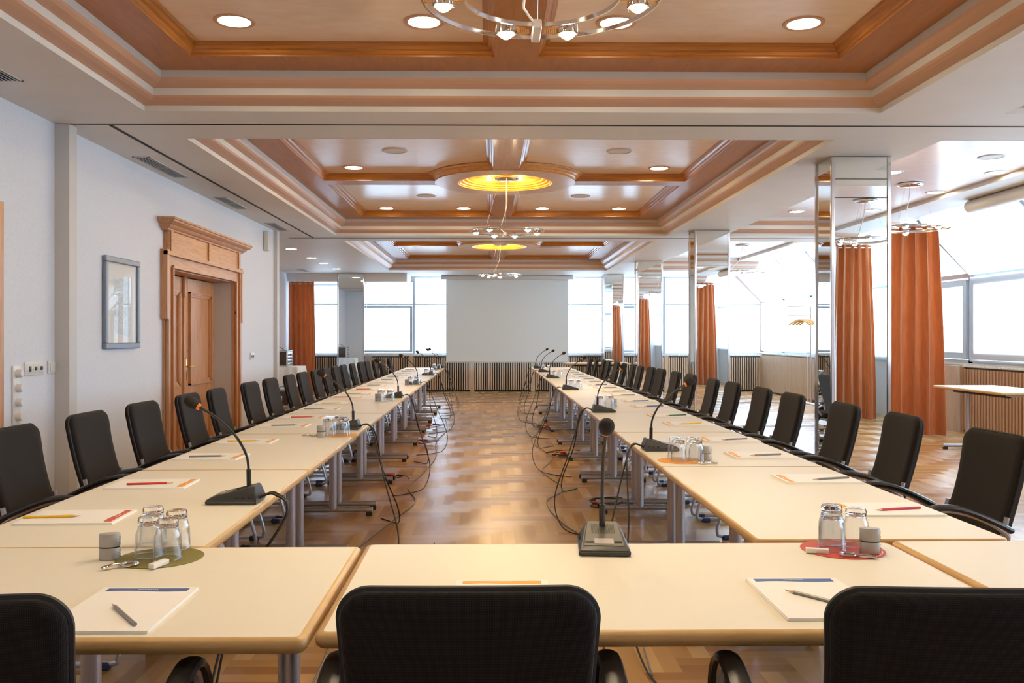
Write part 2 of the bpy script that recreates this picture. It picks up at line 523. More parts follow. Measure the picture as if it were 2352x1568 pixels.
for ci, (y0, y1) in enumerate(COFFERS):
    bm = nb(); loft_rect(bm, CX0, CX1, y0, y1, PROF, PMAT); struct(trim_name(), bm, ['white', 'tan'], sharp=25)
    bm = nb()
    loft_rect(bm, CX0, CX1, y0, y1, [(.168, ZF), (.445, ZF)], 2)
    loft_rect(bm, CX0, CX1, y0, y1, [(.445 + a, ZF + b) for a, b in MOULD], 0, split=(0, 1))
    yc = CYC[ci]
    hw = .13
    # the two crossing beams
    prof = [(-hw - a, ZF + b) for a, b in MOULD[::-1]] + [(hw + a, ZF + b) for a, b in MOULD]
    for i in range(len(prof) - 1):
        (a, za), (b, zb) = prof[i], prof[i + 1]; flat = i == len(MOULD) - 1
        e = 0.0 if flat else 0.0
        for p0, p1 in ((y0 + .446, yc - .66), (yc + .66, y1 - .446)):
            poly(bm, [(CX + a, p0, za), (CX + b, p0, zb), (CX + b, p1, zb), (CX + a, p1, za)], 2 if flat else 1)
        for p0, p1 in ((CX0 + .446, CX - .66), (CX + .66, CX1 - .446)):
            poly(bm, [(p0, yc + a, za), (p1, yc + a, za), (p1, yc + b, zb), (p0, yc + b, zb)], 2 if flat else 0)
    struct(trim_name(), bm, ['pine_x', 'pine_y', 'pine_flat'], sharp=25)
    # round medallion
    bm = nb()
    pr = [(.76 + a * 1.25, -.003 + b) for a, b in MOULD[::-1]] + [(.51, -.003), (.505, .004), (.49, .008), (.485, .02), (.455, .024), (.45, .036), (.415, .040), (.405, .052), (.36, .055), (.35, .06), (.30, .062), (.0, .064)]
    lathe(bm, pr, 72, 0, (CX, yc, ZF))
    struct(trim_name(), bm, 'pine_ring', sharp=25)
    # band ends of the raised field on the window side
    for yy, s in ((y1, -1), (y0, 1)):
        bm = nb()
        for (a, z), (b, z2), mi in zip(PROF[:-1], PROF[1:], PMAT):
            k = (ZR - ZC) / (ZF - ZC)
            poly(bm, [(RX0, yy + s * a * 1.6, ZC + (z - ZC) * k), (RX1 + .45, yy + s * a * 1.6, ZC + (z - ZC) * k), (RX1 + .45, yy + s * b * 1.6, ZC + (z2 - ZC) * k), (RX0, yy + s * b * 1.6, ZC + (z2 - ZC) * k)], mi)
        struct(trim_name(), bm, ['white', 'tan'], sharp=25)

# partition tracks in the ceiling, thin dark seams
bm = nb()
for y in (6.06, 13.02): box(bm, XL, 5.8, y, y + .016, ZC - .004, ZC + .01)
box(bm, -2.62, -2.595, 6.1, 13.0, ZC - .004, ZC + .01)
struct(trim_name(), bm, 'black', sharp=None)
bm = nb()
box(bm, XLL, XR, 17.6, 17.63, 0.0, 0.004)
box(bm, RX0, XR, 12.9, 12.93, 0.0, 0.004)
struct(trim_name(), bm, 'black', sharp=None)

# ------------------------------------------------------------------ walls
DY0, DY1, DZ = 8.18, 10.2, 1.95
bm = nb()
box(bm, XL - .3, XL, YB - .1, DY0, 0, ZC + .02)
box(bm, XL - .3, XL, DY1, 12.25, 0, ZC + .02)
box(bm, XL - .3, XL, DY0, DY1, DZ, ZC + .02)
box(bm, XLL, XL - .3, 12.15, 12.25, 0, ZC + .02)
box(bm, XLL - .1, XLL, 12.2, YF + .2, 0, ZC + .02)
box(bm, XL - .45, XL - .3, DY0 - .1, DY1 + .1, 0, DZ + .1)
struct('wall_left', bm, 'wall', sharp=None)
bm = nb()
box(bm, XL, XL + .10, 6.06, 6.17, 0, ZC - .002)
box(bm, XL, XL + .05, 12.12, 12.24, 0, ZC - .002)
struct(trim_name(), bm, 'greypaint', sharp=None)
bm = nb()
box(bm, XL, RX0 - .1, YB - .1, YB, 0, ZC + .02); box(bm, RX0 - .1, XR, YB - .1, YB, 0, 3.0)
box(bm, 3.3, 5.42, .25, .33, 0, 2.73)
struct('wall_back', bm, 'wall', sharp=None)
# far wall: low parapet, mullioned glazing above
bm = nb()
box(bm, XLL, XR + .2, YF - .12, YF + .1, 0, .87)
box(bm, XLL, XR, YF - .14, YF + .02, .86, .885)
struct('wall_far', bm, 'white', sharp=None)
bm = nb()
box(bm, XR - .02, XR + .2, YB, YF, 0, .93)
box(bm, XR - .045, XR + .05, YB, YF, .92, .945)
struct('wall_right', bm, 'white', sharp=None)

# far windows
def window(n, x0, x1, z0, z1, transoms=(), casement=False, y=YF, fm='frame'):
    e = sempty('window_%d' % n, ((x0 + x1) / 2, y, z0))
    bm = nb(); t = .03
    for a, b in ((x0, x0 + t), (x1 - t, x1)): box(bm, a, b, y - .03, y + .05, z0, z1)
    for zz in [z0, z1 - t] + list(transoms): box(bm, x0, x1, y - .025, y + .045, zz, zz + t)
    if casement:
        zt = transoms[0] if transoms else z1
        c = .06
        for a, b in ((x0 + .04, x0 + .04 + c), (x1 - .04 - c, x1 - .04)): box(bm, a, b, y - .05, y + .03, z0 + .04 + c, zt - .02 - c)
        for a, b in ((z0 + .04, z0 + .04 + c), (zt - .02 - c, zt - .02)): box(bm, x0 + .04, x1 - .04, y - .05, y + .03, a, b)
    bmm = bm
    o = obj('window_frame', bmm, fm, e, sharp=None); o.location = (-e.location.x, -e.location.y, -e.location.z)
    bm = nb(); box(bm, x0 + .01, x1 - .01, y, y + .006, z0, z1)
    o = obj('pane', bm, 'pane', e, sharp=None); o.location = (-e.location.x, -e.location.y, -e.location.z)
    bm = nb(); bx0, bx1 = (x0 + .1, x1 - .1) if casement else (x0 + .02, x1 - .02)
    for a, b in (((z0 + .05, (transoms[0] if transoms else z1) - .04)), ((transoms[0] if transoms else z0) + .05, z1 - .02)):
        box(bm, bx0, bx1, y - .055, y - .053, a, b)
    o = obj('roller_blind', bm, 'blind', e, sharp=None); o.location = (-e.location.x, -e.location.y, -e.location.z)
    return e
wn = 0
for x0, x1, z1, ca in ((-4.6, -3.2, 2.57, False), (-3.2, -1.86, 2.66, True), (-1.86, -.4, ZC, False), (-.4, 1.2, ZC, False), (1.2, 2.75, ZC, False), (2.75, 4.2, ZC, True), (4.2, 5.55, ZC, False), (5.55, 6.6, 2.95, False)):
    wn += 1
    window(wn, x0, x1, .885, z1, (2.08,), ca)
bm = nb(); box(bm, XLL, -3.0, YF - .03, YF + .1, 2.57, ZC); box(bm, -3.2, -1.86, YF - .03, YF + .1, 2.66, ZC)
struct(trim_name(), bm, 'paint', sharp=None)

# window wall: vertical lights below, sloped roof lights above
ZT = 2.15
ydiv = [YB, 1.3, 3.0, 4.7, 6.4, 8.1, 9.8, 12.05, 13.0, 14.7, 16.4, 18.1, 19.8, YF]
for i in range(len(ydiv) - 1):
    y0, y1 = ydiv[i], ydiv[i + 1]; wn += 1
    e = sempty('window_%d' % wn)
    bm = nb()
    for a, b in ((y0, y0 + .05), (y1 - .05, y1)):
        box(bm, XR - .03, XR + .04, a, b, .945, ZT)
        prism(bm, [(XR - .03, ZT), (XR + .03, ZT), (5.9, 2.93), (5.84, 2.90)], b - a, axis='y', base=a)
    for zz in (.945, ZT - .02): box(bm, XR - .03, XR + .04, y0, y1, zz, zz + .045)
    if y0 == 12.05 or y0 == 9.8:
        for a, b in ((y0 + .06, y0 + .15), (y1 - .15, y1 - .06)): box(bm, XR - .06, XR, a, b, 1.09, 2.01)
        for a, b in ((1.0, 1.09), (2.01, 2.1)): box(bm, XR - .06, XR, y0 + .06, y1 - .06, a, b)
    obj('window_frame', bm, 'frame', e, sharp=None)
    bm = nb(); box(bm, XR, XR + .006, y0, y1, .95, ZT)
    prism(bm, [(XR, ZT), (XR + .006, ZT), (5.886, 2.93), (5.88, 2.93)], y1 - y0, axis='y', base=y0)
    obj('pane', bm, 'pane', e, sharp=None)
    if not y0 == 12.05:
        bm = nb()
        g0 = .16 if i % 2 else .05
        box(bm, XR - .07, XR - .068, y0 + g0, y1 - .05, .97, ZT - .03)
        prism(bm, [(XR - .08, ZT), (XR - .078, ZT), (5.80, 2.93), (5.798, 2.93)], y1 - y0 - .1, axis='y', base=y0 + .05)
        obj('roller_blind', bm, 'blind', e, sharp=None)
bm = nb()
prism(bm, [(XR - .02, ZT), (5.80, 2.93), (5.80, 2.84), (XR - .10, ZT)], .08, axis='y', base=YF - .16)
box(bm, XR - .10, XR - .02, YF - .16, YF - .08, .95, ZT)
box(bm, XR - .07, XR - .0, 12.0, 13.1, ZT - .03, ZT + .03)
struct(trim_name(), bm, 'framebrown', sharp=None)

# radiator covers: upright slats before a black recess
def slats(bm, L, h, pitch, wdt, d=.03):
    n = int(L / pitch)
    for i in range(n):
        x = (i + .5) * L / n
        box(bm, x - wdt / 2, x + wdt / 2, 0, d, .04, h - .03)
def cover(label, loc, rz, L, h, slatmat='slat', pitch=.052, wdt=.028, back='black', cat='radiator cover'):
    t = thing('radiator_cover', label, cat, loc, rz, 'slatted radiator covers under the windows')
    bm = nb(); slats(bm, L - .1, h, pitch, wdt); o = obj('slat_panel', bm, slatmat, t, sharp=None); o.location = (.05, 0, 0)
    for xp in (0, L - .05):
        bm = nb(); box(bm, xp, xp + .05, -.004, .04, 0, h); obj('side_post', bm, slatmat, t, sharp=None)
    bm = nb(); box(bm, .04, L - .04, .032, .05, .01, h - .01); obj('backing', bm, back, t, sharp=None)
    bm = nb()
    for i in range(int(L / .09)):
        x = (i + .5) * .09; box(bm, x - .03, x + .03, 0.0, .055, h, h + .022)
    obj('grille', bm, 'white', t, sharp=None)
    return t
fc = [(-4.6, -3.5, 'far slatted panel beside the orange curtain at the left corner'), (-2.9, -1.9, 'slatted panel under the far casement window left of the screen'), (-1.9, -.45, 'slatted panel reaching under the left edge of the white screen'),
      (-.45, 1.0, 'slatted panel under the middle of the white screen'), (1.0, 2.7, 'slatted panel under the right edge of the white screen'), (2.75, 4.2, 'slatted panel in the far corner behind the mirrored columns'), (4.2, 5.5, 'slatted panel of the far wall seen between the columns'), (5.5, 6.5, 'slatted panel at the far right corner')]
for a, b, l in fc:
    cover(l + ', pale wood over black', (a, YF - .30, 0), 0, b - a, .85)
for i, (a, b) in enumerate(((18.0, 21.1), (15.0, 18.0), (13.0, 15.0))):
    cover('pale close-slatted wooden panel under the side windows, %s from the far corner' % ORD[i], (XR - .13, b, 0), -PI / 2, b - a, .90, 'slat', .05, .030, 'gapbrown')
for i, (a, b) in enumerate(((9.6, 12.1), (6.9, 9.6), (4.0, 6.9))):
    cover('warm brown slatted panel under the right windows, %s from the orange curtain' % ORD[i], (XR - .13, b, 0), -PI / 2, b - a, .90, 'slatwarm', .07, .036, 'gapdark')
bm = nb(); box(bm, XR - .2, XR - .05, 12.12, 12.55, 0, .91)
tag(obj('plain_panel', bm, 'slat', sharp=None), 'plain oak panel between the orange curtain and the slatted panel', 'panel')

# ------------------------------------------------------------------ mirrored columns
def column(label, x0, x1, y0, y1, top=ZC, stripe=None):
    cx, cy = (x0 + x1) / 2, (y0 + y1) / 2
    t = thing('mirrored_column', label, 'column', (cx, cy, 0), 0, 'mirror clad columns')
    hx, hy = (x1 - x0) / 2, (y1 - y0) / 2
    bm = nb(); box(bm, -hx + .012, hx - .012, -hy + .012, hy - .012, 0, top - .005); obj('mirror_panel', bm, 'mirror', t, sharp=None)
    for sx in (-1, 1):
        for sy in (-1, 1):
            bm = nb(); box(bm, sx * hx - (.03 if sx > 0 else 0), sx * hx + (.03 if sx < 0 else 0), sy * hy - (.03 if sy > 0 else 0), sy * hy + (.03 if sy < 0 else 0), 0, top - .002, bev=.004, seg=1)
            obj('corner_post', bm, 'chrome', t, sharp=30)
    bm = nb(); box(bm, -hx + .01, hx - .01, -hy + .009, -hy + .0115, top - .335, top - .33); obj('joint_line', bm, 'black', t, sharp=None)
    return t
column('nearest mirror clad column with chrome edges, right of the tables', 2.73, 3.215, 7.07, 7.44)
column('second mirror clad column from the camera, right of the tables', 2.76, 3.245, 11.98, 12.35)
column('third mirror clad column from the camera, right of the tables', 2.80, 3.285, 16.9, 17.27)
column('last mirror clad column, beside the far window right of the screen', 2.62, 3.1, 20.6, 20.97)
column('mirror clad column standing left of the far casement window', -3.52, -2.90, 20.28, 20.65, 2.755)

# ------------------------------------------------------------------ pine doorway in the left wall
def doorway():
    e = sempty('door_1', (XL, (DY0 + DY1) / 2, 0)); oy = (DY0 + DY1) / 2
    H = DZ; h = (DY1 - DY0) / 2
    def part(name, bm, m, par=e, sharp=25):
        return obj(name, bm, m, par, sharp=sharp)
    bm = nb()   # reveal lining
    box(bm, -.25, 0, h - .004, h, 0, H); box(bm, -.25, 0, -h, -h + .004, 0, H)
    part('reveal', bm, 'greypaint')
    bm = nb(); box(bm, -.27, .0, -h, h, H - .02, H); part('head_lining', bm, 'doorpine_h')
    bm = nb()
    for s in (-1, 1):
        y0, y1 = (h - .01, h + .15) if s > 0 else (-h - .15, -h + .01)
        box(bm, 0, .034, y0, y1, 0, H - .01)
        ym = h - .01 if s > 0 else -h + .01 - .03
        box(bm, .03, .055, ym, ym + .03, 0, H)
        yo = h + .11 if s > 0 else -h - .15
        box(bm, .03, .06, yo, yo + .04, 0, H + .1)
        yo = h + .14 if s > 0 else -h - .20
        box(bm, 0, .065, yo, yo + .06, H - .48, H + .15)
    part('casing', bm, 'doorpine')
    bm = nb()
    box(bm, 0, .035, -h - .15, h + .15, H - .01, H + .15)
    box(bm, .03, .055, -h, h, H - .01, H + .02)
    box(bm, .03, .075, -h - .2, h + .2, H + .10, H + .135)
    box(bm, 0, .05, -h - .12, h + .12, H + .135, H + .36)
    for y in (-h - .1, -.03, h + .04): box(bm, .04, .065, y, y + .06, H + .135, H + .36)
    part('frieze', bm, 'doorpine_h')
    # cornice with its moulded profile, mitred ends
    bm = nb()
    pr = [(.05, .32), (.065, .325), (.07, .338), (.08, .342), (.10, .36), (.105, .37), (.12, .375), (.145, .395), (.15, .408), (.16, .412), (.16, .43), (0, .43)]
    L = []
    for d, z in pr:
        L.append([Vector((0, -h - .12 - d, H + z)), Vector((d, -h - .12 - d, H + z)), Vector((d, h + .12 + d, H + z)), Vector((0, h + .12 + d, H + z))])
    V = [[bm.verts.new(p) for p in row] for row in L]
    for i in range(len(V) - 1):
        for j in range(3): 
            try: bm.faces.new((V[i][j], V[i][j + 1], V[i + 1][j + 1], V[i + 1][j]))
            except ValueError: pass
    bm.faces.new((V[-2][0], V[-2][1], V[-2][2], V[-2][3]))
    part('cornice', bm, 'doorpine_h')
    for s, nm in ((-1, 'near'), (1, 'far')):
        y0, y1 = (0.004, h - .006) if s > 0 else (-h + .006, -.004)
        leaf = nb(); box(leaf, -.25, -.21, y0, y1, .01, H - .03)
        lf = part('door_leaf', leaf, 'doorpine')
        bm = nb()
        for z0, z1 in ((.14, .62), (.80, H - .17)):
            a, b = y0 + .14, y1 - .14
            for q in range(3):
                o_ = q * .018; th = .012 + (.014, .006, .0)[q]
                for (ya, yb, za, zb) in ((a + o_, b - o_, z0 + o_, z0 + o_ + .018), (a + o_, b - o_, z1 - o_ - .018, z1 - o_), (a + o_, a + o_ + .018, z0 + o_, z1 - o_), (b - o_ - .018, b - o_, z0 + o_, z1 - o_)):
                    box(bm, -.215, -.21 + th, ya, yb, za, zb)
        obj('panel_moulding', bm, 'doorpine', lf, sharp=None)
        if s > 0:
            bm = nb(); box(bm, -.21, -.20, .05, .085, .86, 1.08, bev=.003)
            tube(bm, [(-.20, .068, 1.0), (-.16, .068, 1.0), (-.155, .08, 1.0), (-.155, .18, .998)], .009, 8)
            obj('door_handle', bm, 'brass', lf)
            bm = nb(); box(bm, -.215, -.19, -.03, .03, .02, H - .04, bev=.006); box(bm, -.215, -.18, -.045, .045, H - .24, H - .02, bev=.006)
            obj('meeting_stile', bm, 'doorpine', lf)
doorway()
# the next doorway's casing just enters the frame at the left edge
bm = nb(); box(bm, XL, XL + .04, 4.2, 5.36, 2.0, 2.12); box(bm, XL, XL + .04, 5.24, 5.36, 0, 2.0); box(bm, XL, XL + .01, 4.2, 5.24, 0, 2.0)
struct('door_2', bm, 'doorpine', sharp=None)

# ------------------------------------------------------------------ things on the left wall
def sketch_mat():
    m = mat('pencil_drawing', (0.8, 0.85, 0.88), 0.6)
    co = objco(m, (1, 1, 1), 'UV')
    b = nd(m, 'ShaderNodeTexBrick'); b.inputs['Scale'].default_value = 5; b.inputs['Color1'].default_value = (.62, .70, .76, 1); b.inputs['Color2'].default_value = (.72, .78, .82, 1); b.inputs['Mortar'].default_value = (.52, .60, .68, 1)
    b.inputs['Mortar Size'].default_value = .03
    lk(m, co, b.inputs['Vector'])
    n = noise(m, co, 9, 6, .7)
    mx = nd(m, 'ShaderNodeMix', data_type='RGBA'); lk(m, ramp(m, n, [(.42, (0, 0, 0)), (.6, (1, 1, 1))]), mx.inputs[0]); lk(m, b.outputs[0], mx.inputs[6]); mx.inputs[7].default_value = (.80, .86, .90, 1)
    lk(m, mx.outputs[2], bsdf(m).inputs['Base Color']); return m
M['sketch'] = sketch_mat()
t = thing('framed_picture', 'framed pale pencil drawing in a grey frame on the left wall beside the doorway', 'picture', (XL, 7.12, 1.575))
bm = nb()
for a, b, c, d in ((-.33, -.285, -.315, .315), (.285, .33, -.315, .315), (-.33, .33, -.36, -.315), (-.33, .33, .315, .36)):
    box(bm, .005, .035, a, b, c, d, bev=.006, seg=1)
obj('picture_frame', bm, 'bluegrey', t)
bm = nb(); box(bm, .004, .014, -.29, .29, -.32, .32); obj('mount', bm, 'paper', t, sharp=None)
bm = nb(); uvl = bm.loops.layers.uv.verify()
vv = [(.0155, -.15, -.2), (.0155, .16, -.2), (.0155, .16, .2), (.0155, -.15, .2)]
f = poly(bm, vv)
for l, q in zip(f.loops, ((0, 0), (1, 0), (1, 1.3), (0, 1.3))): l[uvl].uv = q
f2 = [poly(bm, [(.016, -.12 + .0, -.23), (.016, .15, -.27), (.016, .16, -.2), (.016, -.14, -.2)])]
for k in range(3):
    box(bm, .0155, .0165, .02 + k * .045, .03 + k * .045, -.19, .18)
obj('drawing', bm, 'sketch', t, sharp=None)
bm = nb(); box(bm, .018, .021, -.286, .286, -.316, .316); obj('picture_glass', bm, 'picglass', t, sharp=None)

def plate(name, label, cat, y, z, w, h):
    t = thing(name, label, cat, (XL, y, z))
    bm = nb(); box(bm, 0, .012, -w / 2, w / 2, -h / 2, h / 2, bev=.004); obj('frame_plate', bm, 'switch', t)
    return t
Yw = lambda px: at(px, 773 - 1, 0).y
t = plate('dimmer_switch', 'upright cream plate with four round dimmer knobs on the left wall', 'light switch', 5.56, .945, .085, .37)
for k in range(4):
    bm = nb(); lathe(bm, [(0, .035), (.02, .035), (.024, .03), (.026, .008), (.026, 0)], 20)
    obj('knob', bm, 'switch', t, (.012, 0, -.135 + k * .09), (0, PI / 2, 0))
t = plate('wall_socket', 'triple cream socket plate with black audio inlets right of the dimmer knobs', 'socket', 5.78, 1.105, .235, .088)
for k in range(3):
    bm = nb(); box(bm, .011, .016, -.03, .03, -.03, .03, bev=.002); lathe(bm, [(0, 0), (.011, 0)], 12)
    o = obj('insert', bm, 'white', t, (0, -.072 + k * .072, 0))
    bm = nb(); box(bm, .0155, .019, -.012, .012, -.02 if k == 0 else -.012, .016 if k == 0 else .012, bev=.004); obj('inlet', bm, 'plastic', t, (0, -.072 + k * .072, 0))
t = plate('rocker_switch', 'square cream light switch beside the beige wall post', 'light switch', 6.0, 1.105, .085, .085)
bm = nb(); box(bm, .01, .02, -.03, .03, -.03, .03, bev=.003); obj('rocker', bm, 'white', t)
t = plate('wall_socket', 'small socket plate on the white wall between doorway and corner post', 'socket', 11.02, 1.07, .17, .085)
for k in range(2):
    bm = nb(); box(bm, .011, .017, -.014, .014, -.014, .014, bev=.003); obj('inlet', bm, 'plastic', t, (0, -.035 + k * .07, 0))
t = thing('wall_siren', 'narrow white alarm box high on the left wall past the doorway', 'alarm box', (XL, 11.62, 2.56))
bm = nb(); box(bm, 0, .07, -.05, .05, -.13, .13, bev=.02, seg=3); obj('housing', bm, 'white', t)
bm = nb(); box(bm, .068, .074, -.02, .02, -.03, .06, bev=.003); obj('cover_plate', bm, 'switch', t)

# ceiling vents
def vent(label, x, y, L, w_):
    t = thing('ceiling_vent', label, 'vent', (x, y, ZC), 0, 'air vents in the ceiling')
    bm = nb()
    for a, b, c, d in ((-w_ / 2, -w_ / 2 + .012, -L / 2, L / 2), (w_ / 2 - .012, w_ / 2, -L / 2, L / 2), (-w_ / 2, w_ / 2, -L / 2, -L / 2 + .015), (-w_ / 2, w_ / 2, L / 2 - .015, L / 2), (-w_ / 2, w_ / 2, -.008, .008)):
        box(bm, a, b, c, d, -.006, 0)
    obj('vent_frame', bm, 'greypaint', t, sharp=None)
    bm = nb(); box(bm, -w_ / 2 + .01, w_ / 2 - .01, -L / 2 + .01, L / 2 - .01, -.0015, 0); obj('backing', bm, 'black', t, sharp=None)
    bm = nb()
    for k in range(5):
        x = -w_ / 2 + .022 + k * (w_ - .044) / 4; box(bm, x - .003, x + .003, -L / 2 + .012, L / 2 - .012, -.008, -.001)
    obj('fin', bm, 'satin', t, sharp=None)
for l, x, y, L in (('long slotted vent above the left wall, between the wall post and the doorway', -2.82, 7.62, .92), ('slotted ceiling vent directly above the pine doorway', -2.82, 9.65, .85), ('slotted ceiling vent just before the wall alarm box', -2.82, 11.7, .8),
                   ('slotted ceiling vent cut off by the upper left picture edge', -2.72, 4.75, .6), ('slotted ceiling vent before the far left curtain', -4.1, 19.4, .8)):
    vent(l, x, y, L, .14)

# ------------------------------------------------------------------ downlights and speakers
def downlight_proto(z):
    t = thing('ceiling_light', 'x', 'ceiling light', (0, 0, z))
    bm = nb(); lathe(bm, [(.086, 0), (.088, -.006), (.10, -.008), (.112, -.006), (.114, 0)], 32); obj('trim_ring', bm, 'tan' if z == ZP else 'white', t)
    bm = nb(); lathe(bm, [(.0, -.003), (.086, -.003), (.086, 0)], 32); obj('lens', bm, 'lamp', t)
    return t
G = 'round ceiling downlights'
dl = {}
def downlight(label, x, y, z):
    if z not in dl:
        dl[z] = downlight_proto(z); dl[z].location = (x, y, z); dl[z]['label'] = label; dl[z]['group'] = G
    else:
        dup(dl[z], label, (x, y, z), 0, G)
side4 = ['leftmost', 'second from left', 'third from left', 'rightmost']
XS4 = (-1.41, -.37, .69, 1.73)
for ci, (nm, yf, yn) in enumerate((('nearest', 4.88, None), ('middle', 11.96, 9.09), ('farthest', 18.96, None))):
    for k in range(4):
        downlight('lit downlight in the far row of the %s ceiling coffer, %s' % (nm, side4[k]), XS4[k], yf, ZP)
    for k in (0, 3):
        yy = yn or (CYC[ci] - .5)
        downlight('lit downlight beside the cross beam of the %s coffer, %s side' % (nm, 'left' if k == 0 else 'right'), XS4[k], yy, ZP)
    if ci < 3:
        for k in range(4):
            yy = (1.1, 7.25, 14.2)[ci]
            if ci == 0 or k in (0, 3):
                downlight('downlight in the near row of the %s ceiling coffer, %s' % (nm, side4[k]), XS4[k], yy, ZP)
for i, (x, y) in enumerate(((-3.3, 14.65), (-3.3, 16.3), (-3.3, 17.5), (-3.3, 18.9))):
    downlight('small downlight in the flat white ceiling left of the farthest coffer, %s from the camera' % ORD[i], x, y, ZC)
WLAB = ['dim downlight above the right curtain, nearest the window', 'dim downlight right of the near mirrored column', 'small downlight before the orange curtain, window side', 'downlight between the first two mirrored columns', 'downlight beyond the second mirrored column, table side', 'downlight beyond the second mirrored column, window side',
        'farthest downlight of the window bays', 'near bay downlight out by the tables', 'near bay downlight out by the windows', 'downlight at the upper right picture corner']
for i, (x, y) in enumerate(((5.2, 9.05), (4.12, 9.05), (5.2, 10.3), (4.12, 11.9), (4.3, 15.6), (5.1, 15.6), (4.3, 18.4), (4.2, 2.4), (5.1, 2.4), (4.2, 4.6))):
    downlight(WLAB[i], x, y, ZR)
def speaker(label, x, y, z):
    t = thing('ceiling_speaker', label, 'speaker', (x, y, z), 0, 'round loudspeakers in the ceiling')
    bm = nb(); lathe(bm, [(.10, 0), (.10, -.007), (.115, -.007), (.12, 0)], 32); obj('trim_ring', bm, 'greypaint', t)
    bm = nb(); lathe(bm, [(0, -.004), (.10, -.004)], 32); obj('grille', bm, 'paint', t)
speaker('round flush loudspeaker in the middle coffer, left of the cross beam', -.9, 8.27, ZP)
speaker('round flush loudspeaker in the middle coffer, right of the cross beam', 1.2, 8.27, ZP)
speaker('round flush loudspeaker behind the round medallion, right of the beam', 1.1, 10.9, ZP)
speaker('round flush loudspeaker behind the round medallion, left of the beam', -.8, 10.9, ZP)
speaker('round flush loudspeaker in the glossy ceiling at the upper right', 4.7, 8.26, ZR)

# ------------------------------------------------------------------ chandeliers
def chandelier(label, x, y, zring, zcan, n=6, rot=0.0):
    t = thing('ring_chandelier', label, 'chandelier', (x, y, zring), rot, 'chrome ring chandeliers with glowing lens lamps')
    for R in (.405, .265):
        bm = nb(); k = 72
        sec = [(-.003, -.0075), (.003, -.0075), (.003, .0075), (-.003, .0075)]
        ring = [[bm.verts.new(((R + a) * math.cos(2 * PI * i / k), (R + a) * math.sin(2 * PI * i / k), b)) for a, b in sec] for i in range(k)]
        for i in range(k):
            for j in range(4):
                bm.faces.new((ring[i][j], ring[i][(j + 1) % 4], ring[(i + 1) % k][(j + 1) % 4], ring[(i + 1) % k][j]))
        obj('ring', bm, 'chrome', t, sharp=30)
    for a in (20, -20, 83, -83, 143, -143):
        th = PI / 2 + math.radians(a); c, s = math.cos(th), math.sin(th)
        bm = nb(); lathe(bm, [(0, .022), (.030, .022), (.036, .018), (.038, -.002), (.038, -.018), (.034, -.020)], 20)
        h = obj('lamp_holder', bm, 'chrome', t, (.335 * c, .335 * s, 0), (0, 0, th))
        bm = nb(); lathe(bm, [(.030, -.017), (.028, -.022), (.020, -.030), (.009, -.037), (0, -.039)], 20); obj('lens_lamp', bm, 'bulb', h)
        bm = nb()
        sg = -1 if a > 0 else 1
        for q in range(6): box(bm, -.012, .012, sg * (.04 + q * .008), sg * (.046 + q * .008), -.012 + .001 * q, .012 - .001 * q)
        box(bm, -.006, .006, min(sg * .035, sg * .09), max(sg * .035, sg * .09), -.006, .006)
        box(bm, -.071, .071, -.006, .006, -.004, .004)
        obj('lamp_socket', bm, 'gold', h, sharp=None)
    bm = nb(); box(bm, -.016, .016, .255, .415, -.018, .018, bev=.003, seg=1); obj('connector', bm, 'steel', t)
    H = zcan - zring
    bm = nb(); tube(bm, spline([(0, 0, H), (.0, .02, H * .7), (-.0, .06, H * .45), (-.05, .2, H * .12), (-.04, .28, .05), (0, .33, .02)]), .005, 8); obj('power_cord', bm, 'cloth', t)
    bm = nb()
    for (px_, py_) in ((0, .26), (-.24, -.11), (.24, -.11)):
        tube(bm, [(px_ * .3, py_ * .3, H), (px_, py_, .0)], .0012, 4)
    obj('suspension_wire', bm, 'satin', t)
    bm = nb(); lathe(bm, [(0, -.035), (.09, -.035), (.125, -.028), (.135, -.02), (.135, -.008), (.10, -.002), (0, 0)], 40); obj('canopy', bm, 'chrome', t, (0, 0, H))
    return t
def cove_glow(x, y, z, e=5.0):
    for i in range(4):
        l = bpy.data.lights.new('canopy_uplight', 'POINT'); l.energy = e; l.color = (1.0, .58, .13); l.shadow_soft_size = 0
        o = bpy.data.objects.new('canopy_uplight', l); COL.objects.link(o)
        o.location = (x + .24 * math.cos(PI / 4 + i * PI / 2), y + .24 * math.sin(PI / 4 + i * PI / 2), z - .045)
cnm = ['nearest', 'middle', 'farthest']
for i, yc in enumerate(CYC):
    chandelier('double chrome ring chandelier under the %s ceiling coffer' % cnm[i], CX + .02, yc, 2.455, ZF + .062, rot=(0, .06, .35)[i])
    cove_glow(CX, yc, ZF + .06, (.5, 5.0, 5.0)[i])
chandelier('chrome ring chandelier in the bay beside the orange curtain, right of the near column', 4.62, 9.7, 2.50, ZR, rot=2.2)
chandelier('chrome ring chandelier in the far window bay between the first two columns', 4.62, 16.2, 2.50, ZR, rot=1.2)
chandelier('chrome ring chandelier in the near window bay, seen only in the mirrors', 4.62, 3.3, 2.50, ZR, rot=2.8)

